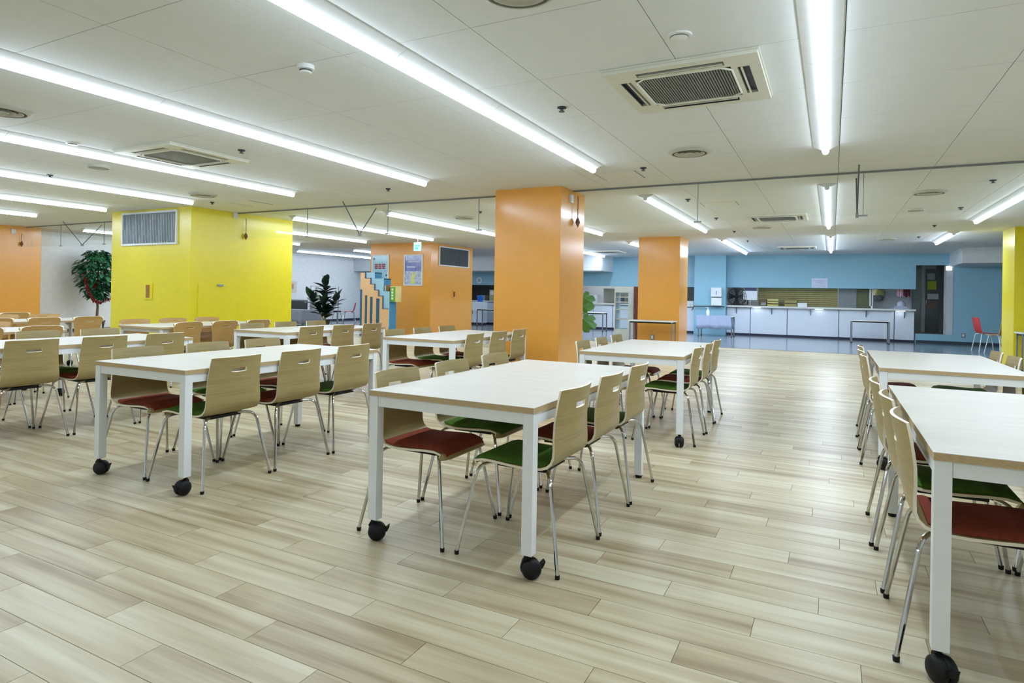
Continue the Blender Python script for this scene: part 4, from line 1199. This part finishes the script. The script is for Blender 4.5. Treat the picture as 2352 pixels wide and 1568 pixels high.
b = MB().box(-0.98, -0.70, YW + 0.0, YW + 0.14, 1.0, 1.13); b.box(-0.97, -0.71, YW - 0.002, YW, 1.01, 1.12)
tag(b.obj('white_box', mat('box_white', (222, 226, 228), 0.5), bevel=0.004), 'small white box on the counter before the shutter', 'box')
b = MB().box(-2.1, -1.92, YW + 0.05, YW + 0.25, 1.0, 1.2); b.box(-2.09, -1.93, YW + 0.04, YW + 0.05, 1.02, 1.12, 1)
tag(b.obj('brown_box', [mat('box_brown', (104, 80, 62), 0.6), mid_grey], bevel=0.003), 'brown box on the counter left of the cream tray', 'box')
b = MB().box(-4.5, -4.28, YW + 0.02, YW + 0.2, 0.97, 1.12); b.box(-4.49, -4.29, YW + 0.012, YW + 0.02, 0.98, 1.11)
tag(b.obj('white_box', MATS['box_white'], bevel=0.004), 'white box beside the blue pilaster on the left counter', 'box')
b = MB().lathe([(0.05, 0), (0.05, 0.14), (0.02, 0.17), (0.02, 0.21), (0, 0.21)], 12, (-4.62, YW + 0.1, 0.97)); b.lathe([(0.051, 0.04), (0.051, 0.11)], 12, (-4.62, YW + 0.1, 0.97), 1)
tag(b.obj('jar', [mat('jar_brown', (120, 74, 52), 0.3), mid_grey], smooth=True), 'brown jar left of the white box by the blue pilaster', 'jar')

# folding tables before the counter
def side_table(x, y, w, d_, h_, top_m, label, leg_r=0.016, rz=0.0, top_t=0.025):
    t = thing('folding_table', label, 'table', (x, y, 0), rz)
    MB().box(-w/2, w/2, -d_/2, d_/2, h_ - top_t, h_).obj('tabletop', top_m, t, bevel=0.004)
    MB().box(-w/2 + 0.03, w/2 - 0.03, -d_/2 + 0.03, d_/2 - 0.03, h_ - top_t - 0.035, h_ - top_t).obj('frame', black_plastic, t)
    for sx in (-1, 1):
        for sy in (-1, 1):
            l = MB().cbox(sx*(w/2 - 0.04), sy*(d_/2 - 0.04), (h_ - top_t)/2 + 0.01, leg_r*2, leg_r*2, h_ - top_t - 0.02).obj('leg', mat('grey_leg', (126, 130, 136), 0.4, 0.5), t)
            MB().cbox(sx*(w/2 - 0.04), sy*(d_/2 - 0.04), 0.01, leg_r*2.4, leg_r*2.4, 0.02).obj('foot', black_plastic, l)
    return t
top_pale = mat('pale_top', (216, 220, 214), 0.4)
side_table(1.0, 21.2, 1.02, 0.5, 0.66, top_pale, 'small grey-legged folding table before the white counter', 0.022)
side_table(-3.3, 21.1, 1.1, 0.6, 0.66, top_pale, 'folding table under the pale blue cloth before the blue pilaster')
side_table(-3.72, 14.6, 1.06, 0.45, 0.68, top_pale, 'slim table standing against the far orange pillar', 0.012)
side_table(3.55, 14.6, 1.02, 0.45, 0.70, top_pale, 'slim table against the yellow pillar at the right edge', 0.012)
side_table(-7.65, 21.0, 1.3, 0.5, 0.66, top_pale, 'folding table before the left counter, left of the display case')
side_table(-11.8, 21.2, 0.9, 0.5, 0.66, top_pale, 'folding table right of the white cabinet behind the orange shaft')
# cloth with wavy hem
def table_cloth(x, y, w, d_, h_, drop, m, label):
    V = []; F = []; n = 48
    per = []
    for k in range(n):
        t = k / n * 2 * (w + d_)
        if t < w: px, py, nx, ny = -w/2 + t, -d_/2, 0, -1
        elif t < w + d_: px, py, nx, ny = w/2, -d_/2 + t - w, 1, 0
        elif t < 2*w + d_: px, py, nx, ny = w/2 - (t - w - d_), d_/2, 0, 1
        else: px, py, nx, ny = -w/2, d_/2 - (t - 2*w - d_), -1, 0
        per.append((px, py, nx, ny))
    for lev in range(4):
        for k, (px, py, nx, ny) in enumerate(per):
            f = lev / 3; wv = 0.02 * math.sin(k * 1.7) * f + 0.012 + 0.02 * f
            V.append((x + px + nx*wv, y + py + ny*wv, h_ + 0.004 - drop * f * (1 + 0.05 * math.sin(k * 0.9))))
    for lev in range(3):
        for k in range(n):
            a = lev*n + k; b_ = lev*n + (k+1) % n; F.append((a, b_, b_ + n, a + n))
    F.append(tuple(range(n)))
    b = MB().add(V, F)
    o = b.obj('tablecloth', m, smooth=True)
    o.modifiers.new('thickness', 'SOLIDIFY').thickness = 0.003
    return tag(o, label, 'tablecloth')
table_cloth(-3.34, 21.08, 1.04, 0.64, 0.665, 0.42, mat('cloth_blue_grey', (158, 172, 200), 0.8), 'pale blue-grey cloth draped over the table before the blue pilaster')
sb = thing('pump_bottle', 'white pump bottle of sanitizer on the pale blue cloth', 'bottle', (-3.55, 21.0, 0.672))
MB().lathe([(0.0, 0), (0.05, 0), (0.052, 0.14), (0.03, 0.17), (0.018, 0.18), (0.018, 0.2)], 14).obj('bottle', hw_, sb, smooth=True)
MB().lathe([(0.02, 0.2), (0.02, 0.22), (0.006, 0.225), (0.006, 0.26), (0, 0.26)], 10).obj('pump', hw_, sb)
MB().tube([(0, 0, 0.255), (-0.05, 0, 0.25)], 0.008, 6).obj('nozzle', hw_, sb)

# white cabinet, bucket (behind the orange shaft)
wc = thing('white_cabinet', 'white two-door cabinet seen behind the orange shaft', 'cabinet', (-12.72, 21.75, 0))
MB().box(-0.5, 0.42, -0.2, 0.2, 0.08, 0.92).obj('body', counter_white, wc, bevel=0.004)
for (a, b, c_) in ((-0.49, -0.06, -0.09), (-0.05, 0.41, -0.02)):
    d = MB().box(a, b, -0.22, -0.2, 0.10, 0.90).obj('door', counter_white, wc, bevel=0.003)
    MB().box(c_ - 0.008, c_ + 0.008, -0.235, -0.22, 0.45, 0.58).obj('handle', dark_grey, d)
MB().box(-0.48, 0.40, -0.17, 0.18, 0.0, 0.08).obj('plinth', MATS['toe_navy'], wc)
bu = thing('bucket', 'bright blue plastic bucket on the white cabinet', 'bucket', (-12.52, 21.75, 0.92))
blu = mat('bucket_blue', (34, 110, 214), 0.35)
MB().lathe([(0.0, 0.0), (0.10, 0.0), (0.135, 0.25), (0.145, 0.25), (0.145, 0.235), (0.13, 0.23), (0.095, 0.012), (0.0, 0.012)], 18).obj('pail', blu, bu, smooth=True)
MB().tube([(0.14*math.cos(a), -0.03 + 0.0, 0.24 - 0.10*math.sin(a)) for a in [math.pi*k/10 for k in range(11)]], 0.004, 5).obj('handle', table_white, bu)
b = MB().box(-13.1, -12.75, YW + 0.15, YW + 0.4, 0.97, 1.18); b.box(-13.08, -12.77, YW + 0.14, YW + 0.15, 0.99, 1.15, 1)
tag(b.obj('kitchen_box', [steel, mid_grey], bevel=0.004), 'grey kitchen appliance in the hatch behind the bucket', 'appliance')
b = MB().box(-12.55, -12.2, YW + 0.15, YW + 0.4, 0.97, 1.42); b.box(-12.5, -12.25, YW + 0.14, YW + 0.15, 1.2, 1.38, 1)
tag(b.obj('kitchen_box', [mat('box_tan', (180, 166, 140), 0.6), table_white], bevel=0.004), 'tan carton in the hatch above the blue bucket', 'box')
# appliances in the hatch left of the display case
b = MB().box(-8.2, -7.85, YW + 0.1, YW + 0.45, 0.97, 1.28); b.box(-8.17, -7.88, YW + 0.09, YW + 0.1, 1.0, 1.25)
tag(b.obj('white_box', MATS['box_white'], bevel=0.006), 'white box in the hatch left of the display case', 'box')
b = MB().box(-7.8, -6.5, YW + 0.7, YW + 1.3, 0.8, 1.5); b.box(-7.75, -7.2, YW + 0.68, YW + 0.7, 1.0, 1.4); b.box(-7.1, -6.55, YW + 0.68, YW + 0.7, 1.0, 1.4); b.box(-7.8, -6.5, YW + 0.66, YW + 1.3, 1.5, 1.53)
tag(b.obj('kitchen_range', steel, bevel=0.004), 'steel kitchen units behind the left hatch', 'appliance')
b = MB().box(-7.0, -6.85, YW + 0.1, YW + 0.3, 0.97, 1.25); b.box(-6.99, -6.86, YW + 0.09, YW + 0.1, 1.05, 1.22)
tag(b.obj('dark_flask', mat('flask_navy', (46, 50, 72), 0.4), bevel=0.01), 'dark flask in the hatch beside the display case', 'flask')

# display case left of the far orange pillar
dc = thing('display_case', 'tall white glass-fronted display case left of the far orange pillar', 'display case', (-5.0, 16.75, 0))
dcm = mat('case_white', (206, 222, 228), 0.35)
W_, D_, H_ = 0.54, 0.45, 1.5
f = MB(); f.box(-W_/2, W_/2, -D_/2, D_/2, 0.0, 0.34); f.box(-W_/2, W_/2, -D_/2, D_/2, H_ - 0.16, H_)
f.box(-W_/2, -W_/2 + 0.03, -D_/2, D_/2, 0.34, H_ - 0.16); f.box(W_/2 - 0.15, W_/2, -D_/2, D_/2, 0.34, H_ - 0.16)
f.obj('body', dcm, dc)
MB().box(-W_/2 + 0.03, W_/2 - 0.15, D_/2 - 0.02, D_/2, 0.34, H_ - 0.16).obj('back', clear_glass('case_glass', (0.95, 0.97, 0.97), 0.03), dc)
for z in (0.6, 0.86, 1.06, 1.2):
    MB().box(-W_/2 + 0.03, W_/2 - 0.15, -D_/2 + 0.03, D_/2 - 0.03, z, z + 0.03).obj('shelf', table_white, dc)
MB().box(-W_/2 + 0.03, W_/2 - 0.15, -D_/2 + 0.005, -D_/2 + 0.011, 0.34, H_ - 0.16).obj('glass_door', MATS['case_glass'], dc)
b = MB().box(-4.70, -4.58, 16.4, 17.0, 0.0, 1.50); b.box(-4.69, -4.59, 16.385, 16.4, 0.03, 1.47)
tag(b.obj('folded_partition', wood('mahogany', (92, 44, 40), (112, 58, 50), 0.4, (4, 4, 20)), bevel=0.006), 'narrow dark red-brown partition right of the display case', 'partition')

# outlets
for (x, y, z, lb) in ((3.42, YW - 0.008, 0.27, 'small wall outlet on the blue wall at right'), (-3.83, 15.022, 0.26, 'dark outlet on the far orange pillar under the slim table')):
    b = MB().cbox(x, y, z, 0.09, 0.014, 0.13); b.cbox(x, y - 0.009, z, 0.05, 0.006, 0.08, 1)
    tag(b.obj('wall_outlet', [mid_grey, table_white], bevel=0.003), lb, 'outlet')

# ------------------------------------------------------------------ far left corner
ct = side_table(-17.0, 16.2, 1.6, 0.75, 0.55, top_pale, 'low folding table under a grey cloth right of the yellow shaft')
table_cloth(-17.0, 16.2, 1.64, 0.8, 0.56, 0.46, mat('cloth_grey', (150, 158, 178), 0.85), 'grey cloth over the low table right of the yellow shaft')
b = thing('dark_monitor', 'dark grey screen standing beside the yellow shaft', 'screen', (-17.75, 17.0, 0.0), 0.45)
MB().box(-0.45, 0.45, -0.03, 0.03, 0.35, 0.86).obj('screen', mat('screen_dark', (62, 70, 70), 0.3), b, bevel=0.006)
MB().box(-0.45, 0.45, -0.035, 0.035, 0.86, 0.9).obj('top_edge', mid_grey, b)
for s in (-1, 1): MB().box(s*0.35 - 0.02, s*0.35 + 0.02, -0.15, 0.15, 0.0, 0.35).obj('stand', mid_grey, b)
es = thing('coat_rack', 'metal rail rack with a hanging pale bag by the white wall', 'rack', (-17.2, 17.6, 0))
MB().tube([(-0.5, 0.1, 0.0), (-0.5, 0.1, 1.42), (0.9, 0.1, 1.42), (0.9, 0.1, 0.0)], 0.014, 8).obj('rail_frame', steel, es)
MB().tube([(-0.5, -0.25, 0.02), (-0.5, 0.4, 0.02)], 0.014, 8).obj('base_bar', steel, es); MB().tube([(0.9, -0.25, 0.02), (0.9, 0.4, 0.02)], 0.014, 8).obj('base_bar', steel, es)
MB().prism([(-0.42, 0.1), (0.2, 0.1), (0.2, 0.9), (-0.02, 1.12), (-0.06, 1.38), (-0.14, 1.38), (-0.18, 1.12), (-0.42, 0.9)], 1, -0.02, 0.08).obj('garment_bag', mat('bag_beige', (188, 190, 176), 0.8), es)
b = MB().box(XL + 0.002, XL + 0.008, 17.3, 17.75, 1.15, 1.6); b.box(XL + 0.008, XL + 0.01, 17.4, 17.6, 1.3, 1.5, 1)
tag(b.obj('paper_sign', [mat('notice_cream', (222, 216, 204), 0.6), mat('notice_mark', (196, 150, 140), 0.6)]), 'cream notice on the white wall by the coat rack', 'notice')
b = MB(); b.box(XL + 0.002, XL + 0.06, 15.2, 15.5, 0.95, 1.6); b.box(XL + 0.06, XL + 0.1, 15.15, 15.6, 1.45, 1.5); b.box(XL + 0.06, XL + 0.09, 15.2, 15.4, 1.5, 1.66, 1)
tag(b.obj('wall_phone', [mat('panel_pale', (170, 178, 190), 0.5), black_plastic], bevel=0.004), 'dark intercom and panel on the white wall by the yellow shaft', 'intercom')

def simple_chair(x, y, rz, shell_m, leg_m, label, hseat=0.44, htop=0.8):
    t = thing('visitor_chair', label, 'chair', (x, y, 0), rz)
    s = MB(); V = []; F = []; us = [-1, -0.6, 0, 0.6, 1]; pr_ = [(0.22, hseat - 0.01), (0.05, hseat), (-0.15, hseat), (-0.2, hseat + 0.05), (-0.24, hseat + 0.2), (-0.27, htop)]
    for lay in (0, 1):
        for i, (yy, zz) in enumerate(pr_):
            for u in us:
                V.append((u*0.215, yy + (0.02*u*u if i > 2 else 0) + (0.012*lay if i > 2 else 0), zz + (0.012*lay if i <= 2 else 0) - (0.02 if (i == 5 and abs(u) == 1) else 0)))
    n = len(us); m2 = n*len(pr_)
    for i in range(len(pr_)-1):
        for j in range(n-1):
            a = i*n+j; F.append((a, a+1, a+n+1, a+n)); F.append((m2+a, m2+a+n, m2+a+n+1, m2+a+1))
    bd = list(range(n)) + [i*n + n-1 for i in range(1, len(pr_))] + [(len(pr_)-1)*n + j for j in range(n-2, -1, -1)] + [i*n for i in range(len(pr_)-2, 0, -1)]
    for k in range(len(bd)):
        a, c_ = bd[k], bd[(k+1) % len(bd)]; F.append((a, c_, m2+c_, m2+a))
    s.add(V, F).obj('shell', shell_m, t, smooth=True)
    for sx in (-1, 1):
        for sy in (-1, 1):
            MB().tube([(sx*0.24, sy*0.24, 0), (sx*0.19, sy*0.17, hseat - 0.03), (sx*0.1, sy*0.1, hseat - 0.012)], 0.011, 8).obj('leg', leg_m, t, smooth=True)
    return t
redm = mat('red_plastic', (206, 62, 58), 0.4); pinkm = mat('faded_red_plastic', (196, 138, 132), 0.5)
simple_chair(-17.1, 19.2, 2.2, redm, chrome, 'red plastic chair against the white wall, left of the step shelf')
simple_chair(-16.7, 19.75, 2.2, pinkm, chrome, 'faded pink-red chair just right of the red one')
sl = thing('folding_stool', 'low stool with a black seat between the rubber plant and red chair', 'stool', (-16.9, 18.3, 0))
MB().lathe([(0.0, 0.44), (0.15, 0.44), (0.16, 0.47), (0.13, 0.49), (0.0, 0.49)], 18).obj('seat', black_plastic, sl, smooth=True)
for sx in (-1, 1):
    for sy in (-1, 1): MB().tube([(sx*0.16, sy*0.16, 0), (sx*0.08, sy*0.08, 0.45)], 0.01, 6).obj('leg', chrome, sl)
# far right corner set
side_table(4.5, 19.4, 0.9, 0.7, 0.74, mat('mint_top', (176, 206, 196), 0.4), 'mint-topped table half hidden behind the yellow pillar')
simple_chair(3.5, 19.75, -1.4, redm, table_white, 'red-backed chair with white legs before the blue wall at right', 0.46, 0.86)
simple_chair(3.66, 18.95, 0.5, mat('tan_seat', (196, 156, 96), 0.45), table_white, 'tan-backed chair with white legs beside the yellow pillar', 0.46, 0.84)
print('chairs', NCH[0], 'objects', len(bpy.data.objects))
